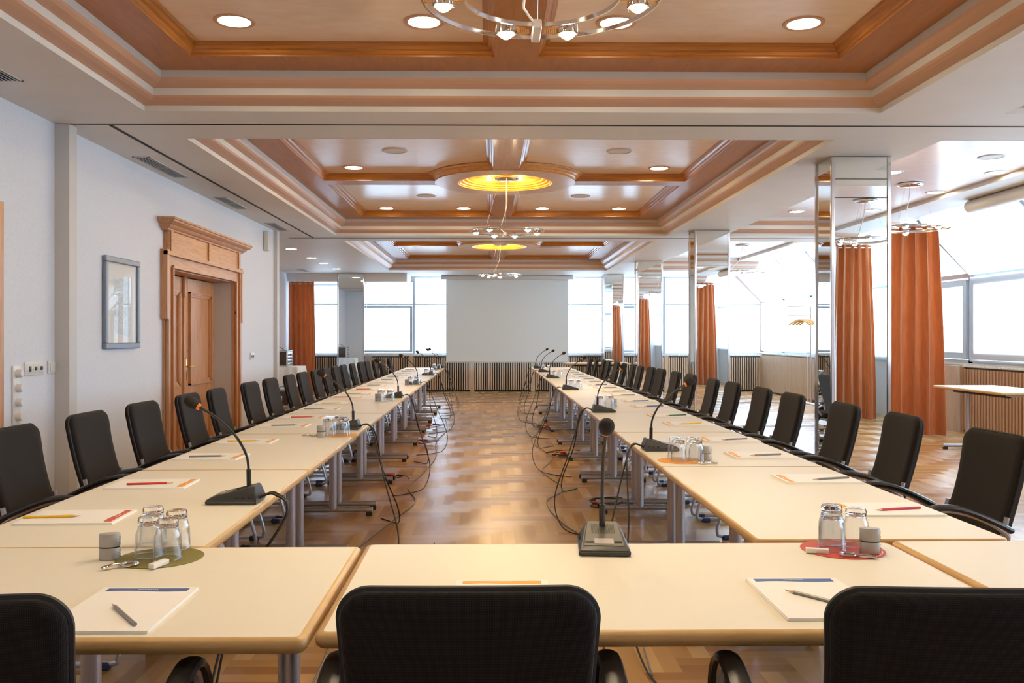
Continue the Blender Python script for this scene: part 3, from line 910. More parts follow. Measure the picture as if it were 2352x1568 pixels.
# ------------------------------------------------------------------ curtains
def curtain(label, x0, x1, y, z0, z1, folds, amp=.055, flare=.06, seed=1, tuck=0.0):
    rnd = random.Random(seed)
    nx, nz = folds * 14, 26
    ph = [rnd.uniform(-.5, .5) for _ in range(folds + 2)]; am = [rnd.uniform(.6, 1.25) for _ in range(folds + 2)]
    t = thing('curtain', label, 'curtain', ((x0 + x1) / 2, y, z0))
    bm = nb(); rows = []
    for k in range(nz + 1):
        v = k / nz; row = []
        for i in range(nx + 1):
            u = i / nx; fi = u * folds; q = int(min(fi, folds - 1e-6))
            a = am[q] * (1 - (fi - q)) + am[q + 1] * (fi - q)
            X = x0 + (x1 - x0) * u
            X += (u - .5) * flare * (1 - v) * 2
            X += .02 * math.sin(3 * v + 6 * u) * (1 - v) - tuck * u * v * v
            d = amp * a * (math.sin(2 * PI * fi + ph[q] * .6 + .5 * math.sin(2.2 * v + q)) + .3 * math.sin(4 * PI * fi + 1)) * (.75 + .35 * (1 - v))
            row.append(bm.verts.new((X - (x0 + x1) / 2, d, v * (z1 - z0))))
        rows.append(row)
    for k in range(nz):
        for i in range(nx):
            bm.faces.new((rows[k][i], rows[k][i + 1], rows[k + 1][i + 1], rows[k + 1][i])).smooth = True
    bmesh.ops.solidify(bm, geom=bm.faces[:], thickness=.004)
    obj('fabric', bm, 'curtain', t, sharp=60)
    bm = nb()
    tube(bm, [(-(x1 - x0) / 2, 0, z1 - z0 - .05), ((x1 - x0) / 2 - tuck, 0, z1 - z0 - .05)], .012, 8); obj('rail', bm, 'satin', t)
    return t
curtain('tall rust orange velvet curtain gathered beside the right windows', 5.15, 5.92, 11.65, .01, 2.79, 5, seed=3, flare=.10, amp=.065)
curtain('orange curtain in the far left corner beside the window', -4.60, -4.02, 20.15, .01, 2.56, 5, amp=.05, flare=.03, seed=5)
curtain('rust orange curtain at the near end of the window bay, seen in the mirrors', 5.42, 5.98, .30, .01, 2.76, 5, seed=8, flare=.1)
curtain('rust orange curtain end tucked into the far window bay corner', 5.6, 5.95, 12.95, .01, 2.70, 3, amp=.04, flare=.0, seed=9)

# roller tube of the sloped blinds
t = thing('blind_roller', 'long beige roller tube under the top of the sloped windows', 'blind roller', (5.72, 8.0, 2.86))
bm = nb(); tube(bm, [(0, -6, 0), (0, 2.5, 0)], .075, 20); obj('tube', bm, 'greypaint', t)
bm = nb(); 
for y in (-5.9, -2, 2.4): box(bm, -.01, .09, y, y + .03, -.02, .09)
obj('bracket', bm, 'satin', t, sharp=None)

# ------------------------------------------------------------------ projection screen
t = thing('projection_screen', 'large blank white projection screen pulled down before the far windows', 'screen', (.385, 20.95, .70))
bm = nb(); box(bm, -1.45, 1.45, 0, .003, .03, 1.98); obj('screen_cloth', bm, 'screen', t, sharp=None)
bm = nb(); box(bm, -1.46, 1.46, -.012, .014, 0, .03, bev=.004); obj('bottom_bar', bm, 'white', t)
bm = nb(); box(bm, -1.56, 1.56, -.07, .08, 1.96, 2.055, bev=.008); obj('housing', bm, 'white', t)

# ------------------------------------------------------------------ tables
def make_table(L, D, top_trim=.008):
    t = thing('conference_table', 'x', 'table')
    h = .74; th = .03
    bm = nb(); out = rrect(L, D, .02, 4)
    inn = rrect(L - 2 * top_trim, D - 2 * top_trim, .012, 4)
    # rounded beech edge between laminate and underside
    prof = [(top_trim, h), (top_trim * .45, h - .001), (.002, h - .006), (0, h - .015), (.002, h - .024), (.008, h - th)]
    rings = []
    for a, z in prof:
        o_ = rrect(L - 2 * a, D - 2 * a, max(.004, .02 - a * .6), 4)
        rings.append([bm.verts.new((p[0], p[1], z)) for p in o_])
    n = len(rings[0])
    for i in range(len(rings) - 1):
        for j in range(n):
            bm.faces.new((rings[i][j], rings[i][(j + 1) % n], rings[i + 1][(j + 1) % n], rings[i + 1][j])).smooth = True
    obj('edge_band', bm, 'beech', t, sharp=60)
    bm = nb(); a = top_trim
    prism(bm, rrect(L - 2 * a, D - 2 * a, max(.004, .02 - a * .6), 4), .028, base=h - .028); obj('tabletop', bm, 'laminate', t, sharp=30)
    bm = nb(); box(bm, -L / 2 + .16, L / 2 - .16, -.2, -.16, h - .07, h - .028); box(bm, -L / 2 + .16, L / 2 - .16, .16, .2, h - .07, h - .028)
    obj('rail', bm, 'rubber', t, sharp=None)
    for s in (-1, 1):
        x = s * (L / 2 - .115)
        bm = nb(); lathe(bm, [(.028, .05), (.028, h - .045)], 24, sx=.9, sy=1.0)
        box(bm, -.035, .035, -.22, .22, h - .05, h - .029)
        tube(bm, [(0, -.29, .045), (0, .29, .045)], .02, 12)
        lg = obj('leg', bm, 'steel', t, (x, 0, 0), sharp=50)
        for yy in (-.265, .265):
            bm = nb(); box(bm, -.018, .018, yy - .022, yy + .022, 0, .028); obj('foot_glide', bm, 'rubber', lg, sharp=None)
    return t
GT = 'cream conference tables set in a horseshoe'
NT = 10; Y0L = 2.405; Y0R = 2.475; WD = .72
SL = -.0062
def xin_left(y): return -.772 + SL * (y - 2.4)
tab = make_table(1.398, WD)
rows = []
for i in range(NT):
    y = Y0L + .7 + 1.4 * i; x = xin_left(y) - WD / 2
    lab = 'cream table in the left row, %s from the camera' % ORD[i]
    if i == 0:
        tab['label'] = lab; tab['group'] = GT; tab.location = (x, y, 0); tab.rotation_euler = (0, 0, PI / 2 - SL)
    else:
        dup(tab, lab, (x, y, 0), PI / 2 - SL, GT)
    y = Y0R + .7 + 1.4 * i
    dup(tab, 'cream table in the right row, %s from the camera' % ORD[i], (.745 + WD / 2, y, 0), PI / 2, GT)
ft = make_table(1.447, .745, .016)
ft['label'] = 'cream cross table in the foreground, middle one with the microphone'; ft['group'] = GT
ft.location = (.381, 2.075, 0); ft.rotation_euler = (0, 0, .004)
dup(ft, 'cream cross table at the lower left, under the olive mat', (-1.0735, 2.045, 0), 0, GT)
dup(ft, 'cream cross table at the lower right edge, past the red mat', (1.84, 2.098, 0), .004, GT)
dup(tab, 'cream table standing alone by the right windows', (5.56, 9.67, 0), PI / 2)['group'] = 'tables apart from the horseshoe'
dup(tab, 'pale table standing alone beyond the far end of the right row', (2.3, 19.3, 0), 0.0)['group'] = 'tables apart from the horseshoe'

# ------------------------------------------------------------------ chairs
def make_chair():
    t = thing('armchair', 'x', 'chair')
    def back(u, v, h):
        z = v; s = (v - .44) / .5
        y = -.205 - .135 * s - .02 * math.sin(PI * s) - .10 * (.20 ** 2 - u * u) * 1.3 + h
        wv = 1 - .05 * math.sin(PI * min(max(s * 1.1, 0), 1))
        return (u * wv, y, z)
    bm = nb()
    o_ = rrect(.40, .51, .05, 12, 0, .667, rs=(.05, .05, .03, .03))
    dense = []
    for i, p in enumerate(o_):
        q = o_[(i + 1) % len(o_)]; dense.append(p)
        d = math.hypot(q[0] - p[0], q[1] - p[1])
        if d > .1:
            for k in range(1, 6): dense.append((p[0] + (q[0] - p[0]) * k / 6, p[1] + (q[1] - p[1]) * k / 6))
    cushion(bm, dense, .045, back)
    b = obj('backrest', bm, 'fabric', t, sharp=None)
    bm = nb(); pts = [back(p[0] * 1.004, .667 + (p[1] - .667) * 1.003, 0) for p in dense]
    tube(bm, pts, .006, 6, closed=True); obj('piping', bm, 'rubber', b)
    bm = nb(); cushion(bm, rrect(.46, .46, .06, 5), .06, lambda u, v, h: (u, v + .02, .455 + h - .05 * (v + .1) ** 2)); obj('seat', bm, 'fabric', t, sharp=None)
    for s in (-1, 1):
        X = s * .268
        path = [(s * .225, -.235, .54), (X, -.20, .575), (X, -.13, .618), (X, -.04, .652), (X, .04, .664), (X, .095, .648), (X, .125, .605), (X, .135, .54), (X, .18, .32), (X, .245, .10), (X, .25, .045), (X, .22, .022), (X, .0, .018), (X, -.22, .018)]
        bm = nb(); tube(bm, spline(path, 4), .011, 8); obj('side_frame', bm, 'steel', t)
        bm = nb(); tube(bm, spline([(X, -.22, .585), (X, -.13, .628), (X, -.04, .662), (X, .04, .674), (X, .098, .66), (X, .135, .615), (X, .147, .55)], 4), .024, 10, ry=.013); obj('armrest', bm, 'plastic', t)
        for y in (.19, -.2):
            bm = nb(); box(bm, X - .016, X + .016, y - .03, y + .03, 0, .03, bev=.006, seg=1); obj('foot_glide', bm, 'bluefabric', t)
    bm = nb()
    tube(bm, [(-.268, 0, .018), (.268, 0, .018)], .010, 8); obj('floor_bar', bm, 'steel', t); bm = nb()
    for y, z in ((.10, .41), (-.16, .41)):
        if y < 0: obj('cross_frame', bm, 'steel', t); bm = nb()
        tube(bm, [(-.268, y, z), (.268, y, z)], .010, 8)
    obj('cross_frame', bm, 'steel', t); bm = nb()
    for s in (-1, 1):
        bm = nb(); tube(bm, [(s * .2, -.20, .42), (s * .2, .2, .42), (s * .268, .165, .40)], .010, 8); tube(bm, [(s * .2, -.16, .42), (s * .2, -.225, .50), (s * .2, -.25, .62)], .010, 8)
        obj('seat_rail', bm, 'steel', t)
    return t
GC = 'black armchairs around the tables'
ch = make_chair()
def uX(px, X): return X * F / (px - PX + 25)      # depth of a chair top seen at px when its top stands at X
LPX = [20, 197, 323, 428, 495, 570, 617, 662, 692, 722, 746, 768, 786, 807, 826, 840, 858, 874, 893]
RPX = [2310, 2085, 1950, 1830, 1758, 1690, 1643, 1592, 1557, 1523, 1500, 1475, 1457, 1436.5, 1420, 1401, 1390, 1373, 1357.5]
first = True
for side, lst in ((-1, LPX), (1, RPX)):
    for i, p in enumerate(lst):
        nn = len(lst); y = None
        X = 2.06; n0 = 10 if side < 0 else 9
        yy = X * F / abs(p - 1128)
        if i > n0:                       # far chairs are pushed in closer to the tables
            y0_ = X * F / abs(lst[n0] - 1128)
            yy = y0_ + (16.0 - y0_) * (i - n0) / (nn - 1 - n0); X = abs(p - 1128) * yy / F
        lab = 'black high-backed armchair in the %s row, %s from the camera' % ('left' if side < 0 else 'right', ORD[i])
        ox = side * (X - .35); rz = -side * -PI / 2 if side > 0 else -PI / 2
        rz += random.uniform(-.05, .05)
        if first:
            ch['label'] = lab; ch['group'] = GC; ch.location = (ox, yy, 0); ch.rotation_euler = (0, 0, rz); first = False
        else:
            dup(ch, lab, (ox, yy, 0), rz, GC)
dup(ch, 'black mesh armchair seen from behind in the middle foreground', (-.035, 1.70, 0), .0, GC)
dup(ch, 'black mesh armchair seen from behind at the lower left corner', (-.85, 1.655, 0), .06, GC)
dup(ch, 'black mesh armchair seen from behind at the lower right corner', (.735, 1.68, 0), -.05, GC)

# ------------------------------------------------------------------ notepads and pencils
def make_pad(band):
    """sheet lies on the xy plane; the band runs along +y"""
    t = thing('notepad', 'x', 'notepad')
    bm = nb()
    prism(bm, rrect(.212, .298, .002, 2), .003, base=.0)
    prism(bm, rrect(.210, .297, .002, 2, .0008, 0), .003, base=.003)
    obj('pages', bm, 'paper', t, sharp=30)
    bm = nb()
    n = 16; top = []; bot = []
    for i in range(n + 1):
        x = -.09 + .18 * i / n
        top.append((x, .138)); bot.append((x, .116 + .004 * math.sin(i / n * 2 * PI)))
    prism(bm, bot + top[::-1], .0004, base=.006)
    b = obj('header_band', bm, band, t, sharp=None)
    bm = nb()
    rr = random.Random(4)
    x = -.022
    for k in range(9):
        w_ = rr.choice((.003, .004, .005)); box(bm, x, x + w_, .127, .1305, .0064, .0066); x += w_ + .0015
    obj('print', bm, 'paper', b, sharp=None)
    return t
M['bandorange'] = mat('orange_band', (0.86, 0.36, 0.03), 0.5)
M['bandred'] = mat('red_band', (0.62, 0.10, 0.04), 0.5)
M['bandblue'] = mat('blue_band', (0.06, 0.12, 0.34), 0.5)
pads = {}
def pad(kind, label, x, y, rz):
    z = .7402
    if kind not in pads:
        pads[kind] = make_pad('band' + kind); pads[kind]['label'] = label; pads[kind].location = (x, y, z); pads[kind].rotation_euler = (0, 0, rz)
        pads[kind]['group'] = 'notepads on the tables'
    else: dup(pads[kind], label, (x, y, z), rz, 'notepads on the tables')
PCOL = {'yellow': (.85, .50, .01), 'red': (.62, .03, .02), 'grey': (.24, .23, .22), 'blue': (.05, .06, .30), 'green': (.03, .14, .06), 'pink': (.66, .06, .12)}
for k, c in PCOL.items(): M['pencil' + k] = mat(k + '_pencil_lacquer', c, .3)
M['rawwood'] = mat('raw_wood', (.72, .48, .28), .6)
pens = {}
def make_pencil(col):
    t = thing('pencil', 'x', 'pencil')
    bm = nb(); hx = [(.0042 * math.cos(PI / 6 + i * PI / 3), .0042 * math.sin(PI / 6 + i * PI / 3)) for i in range(6)]
    prism(bm, hx, .145, axis='x', base=-.085); obj('barrel', bm, 'pencil' + col, t, sharp=20)
    def cone(name, a, b, r0, r1, m):
        bm = nb(); n = 6
        A = [bm.verts.new((a, r0 * math.cos(PI / 6 + i * PI / 3), r0 * math.sin(PI / 6 + i * PI / 3))) for i in range(n)]
        B = [bm.verts.new((b, r1 * math.cos(PI / 6 + i * PI / 3), r1 * math.sin(PI / 6 + i * PI / 3))) for i in range(n)]
        for i in range(n): bm.faces.new((A[i], A[(i + 1) % n], B[(i + 1) % n], B[i]))
        bm.faces.new(A[::-1]); bm.faces.new(B); obj(name, bm, m, t, sharp=20)
    cone('point', .06, .077, .0042, .0012, 'rawwood'); cone('lead', .077, .084, .0012, .0003, 'rubber')
    return t
def pencil(col, label, x, y, rz, z=.7463 + .0037):
    if col not in pens:
        pens[col] = make_pencil(col); p = pens[col]; p['label'] = label; p.location = (x, y, z); p.rotation_euler = (0, 0, rz); p['group'] = 'pencils on the notepads'
    else: dup(pens[col], label, (x, y, z), rz, 'pencils on the notepads')
LP = [(120, 1186, 'yellow'), (345, 1110, 'red'), (478, 1047, 'grey'), (560, 1012, 'yellow'), (655, 976, 'grey'), (697, 957, 'red'), (724, 938, 'grey'), (762, 925, 'yellow'), (787, 911, 'red'), (814, 903, 'grey'), (836, 893, 'red')]
RP = [(2062, 1168, 'pink'), (1908, 1098, 'grey'), (1758, 1044, 'grey'), (1686, 1008, 'grey'), (1585, 972, 'yellow'), (1553, 953, 'green'), (1501, 932, 'blue'), (1469, 920, 'blue'), (1440, 906, 'grey'), (1420, 898, 'green'), (1400, 889, 'grey'), (1379, 883, 'blue')]
for side, lst in ((-1, LP), (1, RP)):
    ylist = [at(p[0], p[1], .745).y for p in lst]
    while len(ylist) < 19:
        ylist.append(ylist[-1] + .69)
    for i, y in enumerate(ylist):
        if y > 16.1: break
        c = lst[i][2] if i < len(lst) else 'grey'
        sd = 'left' if side < 0 else 'right'
        kind = 'red' if (side < 0 and i == 0) else 'orange'
        px_ = (xin_left(y) - .53) if side < 0 else (.745 + .555)
        jx = random.uniform(-.012, .012)
        pad(kind, 'white notepad with %s band in the %s row, %s from the camera' % (kind, sd, ORD[i]), px_ + jx, y, (-PI / 2 if side < 0 else PI / 2) + random.uniform(-.04, .04))
        q = at(lst[i][0], lst[i][1], .75) if i < len(lst) else Vector((px_ + side * .0, y, 0))
        pencil(c, '%s pencil on the %s notepad of the %s row from the camera' % (c, ORD[i], sd), q.x, q.y, (0.18 if side < 0 else PI + .30) + random.uniform(-.1, .1))
pad('blue', 'white notepad with blue band at the lower left beside the foreground chair', -.765, 1.855, .0)
pad('blue', 'white notepad with blue band at the lower right, half behind a chair', .70, 1.915, .0)
pad('orange', 'notepad whose orange band peeks over the middle foreground chair', .025, 1.905, .0)
a, b = at(257, 1386, .75), at(310, 1433, .75)
pencil('grey', 'grey pencil on the blue-banded notepad at the lower left', (a.x + b.x) / 2, (a.y + b.y) / 2, math.atan2(a.y - b.y, a.x - b.x))
a, b = at(1780, 1360, .75), at(1905, 1392, .75)
pencil('grey', 'grey pencil on the blue-banded notepad at the lower right', a.x + .08, a.y - .045, math.atan2(a.y - b.y, a.x - b.x))

# ------------------------------------------------------------------ microphones
def make_mic():
    """user sits towards -y"""
    t = thing('conference_microphone', 'x', 'microphone')
    bm = nb()
    B = [(-.066, -.125, 0), (.066, -.125, 0), (.066, .045, 0), (-.066, .045, 0)]
    C = [(-.068, -.127, .014), (.068, -.127, .014), (.068, .047, .012), (-.068, .047, .012)]
    T = [(-.058, -.115, .022), (.058, -.115, .022), (.042, .035, .060), (-.042, .035, .060)]
    V = [[bm.verts.new(p) for p in r] for r in (B, C, T)]
    for i in range(2):
        for j in range(4): bm.faces.new((V[i][j], V[i][(j + 1) % 4], V[i + 1][(j + 1) % 4], V[i + 1][j]))
    bm.faces.new(V[0][::-1]); bm.faces.new(V[2])
    bmesh.ops.bevel(bm, geom=bm.edges[:], offset=.003, segments=2, affect='EDGES')
    bs = obj('base', bm, 'micbody', t, sharp=40)
    sl = math.atan2(.038, .15); mt = Matrix.Translation((0, -.04, .0412)) @ Matrix.Rotation(sl, 4, 'X')
    bm = nb(); prism(bm, [(-.052, -.070), (.052, -.070), (.039, .072), (-.039, .072)], .0012, base=.0)
    for v in bm.verts: v.co = mt @ v.co
    obj('top_plate', bm, 'mictop', bs, sharp=None)
    bm = nb()
    for k in range(21): box(bm, -.030 + k * .003 - .0007, -.030 + k * .003 + .0007, -.002, .052, .001, .0018, mtx=mt)
    obj('speaker_slot', bm, 'rubber', bs, sharp=None)
    bm = nb(); box(bm, -.025, .025, -.062, -.032, .001, .0025, mtx=mt); obj('talk_button', bm, 'label', bs, sharp=None)
    for x0, x1 in ((-.05, -.027), (.027, .047)):
        bm = nb(); box(bm, x0, x1, -.056, -.046, .001, .002, mtx=mt); obj('indicator', bm, 'rubber', bs, sharp=None)
    bm = nb()
    for k in range(3):
        for s in (-1, 1):
            lathe(bm, [(0, 0), (.0055, 0), (.0055, .003), (0, .003)], 12, c=(0, 0, 0))
            vs_ = bm.verts[-26:] if False else list(bm.verts)[-26:]
            for v in vs_:
                x, y, z = v.co; v.co = Vector((s * (.060 + z), -.02 + k * .022 + x, .022 + y))
    obj('side_jack', bm, 'rubber', bs, sharp=None)
    nk = [(0, .005, .05), (0, .004, .10), (0, -.004, .16), (0, -.042, .228), (0, -.11, .292), (0, -.168, .328)]
    bm = nb(); tube(bm, spline(nk, 6), .0048, 8); g = obj('gooseneck', bm, 'plastic', t)
    bm = nb(); tube(bm, [(0, .005, .052), (0, .004, .112)], .0085, 12); obj('neck_socket', bm, 'plastic', g)
    a = Vector(nk[-1]); d = (a - Vector(nk[-2])).normalized()
    bm = nb(); tube(bm, [a - d * .004, a + d * .004], .0115, 16); obj('light_ring', bm, 'orange', t)
    bm = nb(); L = .052; ks = [0, .06, .2, .45, .7, .88, .97, 1.0]; rs = [.011, .015, .018, .0205, .0195, .0145, .008, .001]
    tube(bm, [a + d * (.004 + L * k) for k in ks], rs, 16); obj('foam_windscreen', bm, 'foam', t, sharp=80)
    return t
GM = 'gooseneck microphones on the tables'
mic = make_mic()
p = at(1378, 1236, .74)
mic['label'] = 'gooseneck microphone standing upright on the middle foreground table'; mic['group'] = GM
mic.location = (p.x - .004, p.y - .085, .7403); mic.rotation_euler = (0, 0, -.07)
MICL = [(571, 1152), (806, 985), (902, 913), (949, 882), (980, 861), (1000, 848), (1013, 841.5)]
MICR = [(1502, 1033), (1385, 946), (1314, 895), (1271, 868), (1248, 854), (1234, 846)]
micpos = {}
for s, lst in ((-1, MICL), (1, MICR)):
    for i, (a, b) in enumerate(lst):
        q = at(a, b, .74); 
        if q.y > 16.1: q = q * (16.1 / q.y)
        x = (xin_left(q.y) - .065) if s < 0 else (.745 + .065)
        dup(mic, 'gooseneck microphone at the aisle edge of the %s row, %s from the camera' % ('left' if s < 0 else 'right', ORD[i]), (x, q.y, .7403), -PI / 2 if s < 0 else PI / 2, GM)
        micpos[(s, i)] = (x, q.y)

# ------------------------------------------------------------------ tumblers, mats, small things
def make_tumbler():
    t = thing('tumbler', 'x', 'glass')
    bm = nb()
    outer = [(.036, .0), (.0362, .002), (.0335, .055), (.032, .062), (.0285, .070), (.0265, .082), (.0272, .094), (.025, .101), (.0, .1015)]
    inner = [(.0, .086), (.020, .086), (.0245, .080), (.0265, .071), (.030, .062), (.0318, .055), (.0345, .002), (.036, .0)]
    lathe(bm, outer, 28, mis=[0, 0, 0, 0, 0, 1, 1, 1]); lathe(bm, inner, 28, mis=[1, 1, 0, 0, 0, 0, 0])
    bmesh.ops.remove_doubles(bm, verts=bm.verts[:], dist=1e-5)
    obj('glass_body', bm, ['glass', 'glassbase'], t, sharp=60)
    bm = nb(); lathe(bm, [(.0345, .0008), (.0368, .0008), (.0368, .0024), (.0345, .0024), (.0345, .0008)], 28); obj('rim', bm, 'glassbase', t)
    return t
tm = make_tumbler(); tm_used = [False]
def tumbler(label, x, y, z=.7405, group='upturned tumblers'):
    if not tm_used[0]:
        tm['label'] = label; tm['group'] = group; tm.location = (x, y, z); tm_used[0] = True
    else: dup(tm, label, (x, y, z), random.uniform(0, 6), group)
def make_canister():
    t = thing('pencil_sharpener', 'x', 'sharpener')
    for nm, z0, z1, m in (('lower_case', 0, .030, 'casesilver'), ('joint_band', .030, .033, 'rubber'), ('upper_case', .033, .066, 'casesilver')):
        bm = nb(); lathe(bm, [(0, z0), (.0245, z0), (.0255, z0 + .002), (.0255, z1 - .001), (.0245, z1), (0, z1)], 28, sx=1.0, sy=.62); p_ = obj(nm, bm, m, t, sharp=50)
        if m == 'casesilver':
            bm = nb()
            for r_ in range(3):
                for k in range(6):
                    a = .35 - r_ * .13; x = .0252 * math.cos(a); y = -.0252 * .62 * math.sin(a); zz = z0 + .004 + k * .004
                    box(bm, x - .0008, x + .0008, y - .0008, y + .0008, zz, zz + .0016)
            obj('perforation', bm, 'rubber', p_, sharp=None)
    return t
can = make_canister(); can_used = [False]
def canister(label, x, y, rz=0.0, z=.7405):
    if not can_used[0]:
        can['label'] = label; can['group'] = 'metal sharpeners'; can.location = (x, y, z); can.rotation_euler = (0, 0, rz); can_used[0] = True
    else: dup(can, label, (x, y, z), rz, 'metal sharpeners')
def make_opener():
    t = thing('bottle_opener', 'x', 'bottle opener')
    bm = nb(); ring = [(.019 * math.cos(a), .016 * math.sin(a), .004) for a in [2 * PI * i / 28 for i in range(28)]]
    tube(bm, ring, .0035, 8, closed=True); obj('opener_ring', bm, 'chrome', t)
    bm = nb(); tube(bm, spline([(-.017, 0, .004), (-.03, -.0, .006), (-.045, -.002, .007), (-.06, -.004, .0045), (-.068, -.005, .004)], 5), [.004] * 3 + [.0045] * 5 + [.0055] * 6 + [.007] * 5 + [.006, .003], 10, ry=.0035); obj('grip', bm, 'chrome', t)
    return t
op = make_opener(); op_used = [False]
def opener(label, x, y, rz, z=.7405):
    if not op_used[0]:
        op['label'] = label; op['group'] = 'chrome bottle openers'; op.location = (x, y, z); op.rotation_euler = (0, 0, rz); op_used[0] = True
    else: dup(op, label, (x, y, z), rz, 'chrome bottle openers')
def mat_disc(label, m, x, y, ring=False):
    bm = nb(); lathe(bm, [(0, 0), (.107, 0), (.108, .001), (.107, .002), (0, .002)], 56)
    if not ring:
        return tag(obj('round_mat', bm, m, None, (x, y, .7402)), label, 'mat')
    t = thing('round_mat', label, 'mat', (x, y, .7402))
    obj('disc', bm, m, t)
    bm = nb()
    for k in range(40):
        a = -1.3 + k * .055
        if k % 7 == 5: continue
        c_, s_ = math.cos(a), math.sin(a)
        box(bm, -.0012, .0012, -.0022, .0022, .002, .0023, mtx=Matrix.Translation((.099 * c_, .099 * s_, 0)) @ Matrix.Rotation(a, 4, 'Z'))
    for k in range(5):
        box(bm, .012 + k * .007, .016 + k * .007, -.095, -.078, .002, .0023)
    obj('print', bm, 'paper', t, sharp=None)
    return t
M['olive'] = mat('olive_mat', (.20, .17, .03), .6); M['redmat'] = mat('red_mat', (.55, .06, .03), .55); M['orangemat'] = mat('orange_mat', (.90, .36, .02), .55)
M['eraser'] = mat('white_eraser', (.80, .78, .72), .6)
def eraser(label, x, y, rz, z=.7405):
    bm = nb(); box(bm, -.0285, .0285, -.0085, .0085, 0, .012, bev=.0015)
    tag(obj('eraser', bm, 'eraser', None, (x, y, z), (0, 0, rz)), label, 'eraser')
Z2 = .7425
c = at(368, 1281, .74); mat_disc('round olive green mat under the tumblers at the lower left', 'olive', c.x, c.y)
for px_, py_, nm in ((342, 1284, 'front left'), (385, 1290, 'front middle'), (352, 1256, 'rear left'), (406, 1266, 'rear right')):
    q = at(px_, py_ - 8, .7425); tumbler('upturned tumbler on the olive mat, %s of the four' % nm, q.x, q.y, Z2)
q = at(252, 1284, .74); canister('oval silver sharpener at the left edge of the olive mat', q.x, q.y, .3)
q = at(298, 1298, .7425); opener('chrome bottle opener at the front edge of the olive mat', q.x, q.y, .6, Z2)
q = at(365, 1302, .74); eraser('white eraser block at the front edge of the olive mat', q.x, q.y, 1.25, Z2)
c = at(1935, 1262, .74); mat_disc('round red mat with printed rim under the tumblers at the right', 'redmat', c.x, c.y, True)
for px_, py_, nm, dz in ((1910, 1266, 'left one, lower of the stacked pair', 0), (1966, 1258, 'right one', 0)):
    q = at(px_, py_ - 6, .7425); tumbler('upturned tumbler on the red mat, %s' % nm, q.x, q.y, Z2)
    if dz == 0 and px_ == 1910: QL = q
tumbler('upturned tumbler on the red mat, stacked over the left one', QL.x, QL.y, Z2 + .0165)
tumbler('upturned tumbler at the back of the red mat, behind the left one', QL.x + .028, QL.y + .068, Z2)
q = at(1998, 1272, .74); canister('oval silver sharpener on the red mat', q.x, q.y, -.25, Z2)
q = at(1948, 1276, .7425); opener('chrome bottle opener at the front of the red mat', q.x, q.y, PI - .55, Z2)
q = at(1877, 1269, .7425); eraser('white eraser block on the left part of the red mat', q.x, q.y, -.25, Z2)
def cluster(side, i, px_, py_, n, canpx, mt=None, oppx=None):
    c = at(px_, py_, .74); sd = 'left' if side < 0 else 'right'; who = 'cluster by the %s %s-row microphone' % (ORD[i], sd)
    z = .7405
    if mt:
        mat_disc('round orange mat beside the %s microphone of the %s row' % (ORD[i], sd), mt, c.x + (.015 if side < 0 else -.02), c.y); z = Z2
    lay = [(-.04, -.037), (.04, -.037), (-.04, .038), (.04, .038), (.0, .10)][:n]
    for (dx, dy), pos in zip(lay, ('front left', 'front right', 'rear left', 'rear right', 'rearmost')):
        tumbler('upturned tumbler, %s in the ' % pos + who, c.x + dx, c.y + dy, z, 'tumblers in the %s %s' % (ORD[i], who))
    if canpx:
        q = at(canpx[0], canpx[1], .74); canister('oval silver sharpener by the tumblers next to the %s %s microphone' % (ORD[i], sd), q.x, q.y, .0, z if mt and side > 0 and False else .7405)
    if oppx:
        q = at(oppx[0], oppx[1], .74); opener('bottle opener by the tumblers next to the %s %s microphone' % (ORD[i], sd), q.x, q.y, PI * .95 if side > 0 else 0.1)
cluster(-1, 1, 772, 1000, 5, (738, 1004), 'orangemat', (722, 1001))
cluster(1, 0, 1575, 1058, 4, (1621, 1057), 'orangemat', (1612, 1065))
cluster(-1, 2, 886, 921, 4, (868, 921))
cluster(-1, 3, 950, 884, 4, (935, 884))
cluster(-1, 4, 986, 862, 4, None); cluster(-1, 5, 1003, 849.5, 3, None)
cluster(1, 1, 1388, 937, 4, (1410, 934)); cluster(1, 2, 1320, 893, 4, None); cluster(1, 3, 1278, 867, 3, None); cluster(1, 4, 1254, 853, 3, None); cluster(1, 5, 1240, 845, 2, None)

# ------------------------------------------------------------------ cables
def cable(label, pts, r=.0042, m='cable', k=7):
    bm = nb(); tube(bm, spline(pts, k), r, 6)
    return tag(obj('cable', bm, m, sharp=None), label, 'cable', 'cables hanging from the tables')
rc = random.Random(11)
for (s, i), (x, y) in micpos.items():
    sd = 'left' if s < 0 else 'right'
    xe = x - s * .045; aisle = -s
    ex = (xin_left(y) if s < 0 else .745)
    for q in range(2):
        oy = .012 * (q * 2 - 1); far = .16 + .13 * q + rc.uniform(-.03, .05)
        dy = (-1.0 if q else .75) * rc.uniform(.7, 1.2)
        if i == 0 and s > 0: dy = -1.2 - .1 * q
        if i == 0 and s < 0: dy = -.3 - .3 * q; far = -.12 + .02 * q
        pts = [(xe, y + oy, .757), (ex + aisle * .03, y + oy, .768), (ex + aisle * .075, y + oy + dy * .06, .70), (ex + aisle * far * .6, y + dy * .25, .45), (ex + aisle * far, y + dy * .55, .18), (ex + aisle * far * .9, y + dy * .85, .03), (ex + aisle * far * .5, y + dy * 1.05, .006), (ex + aisle * .0, y + dy * 1.2, .006)]
        cable('black cable hanging from the %s microphone of the %s row, %s of its two' % (ORD[i], sd, 'nearer' if q else 'farther'), pts)
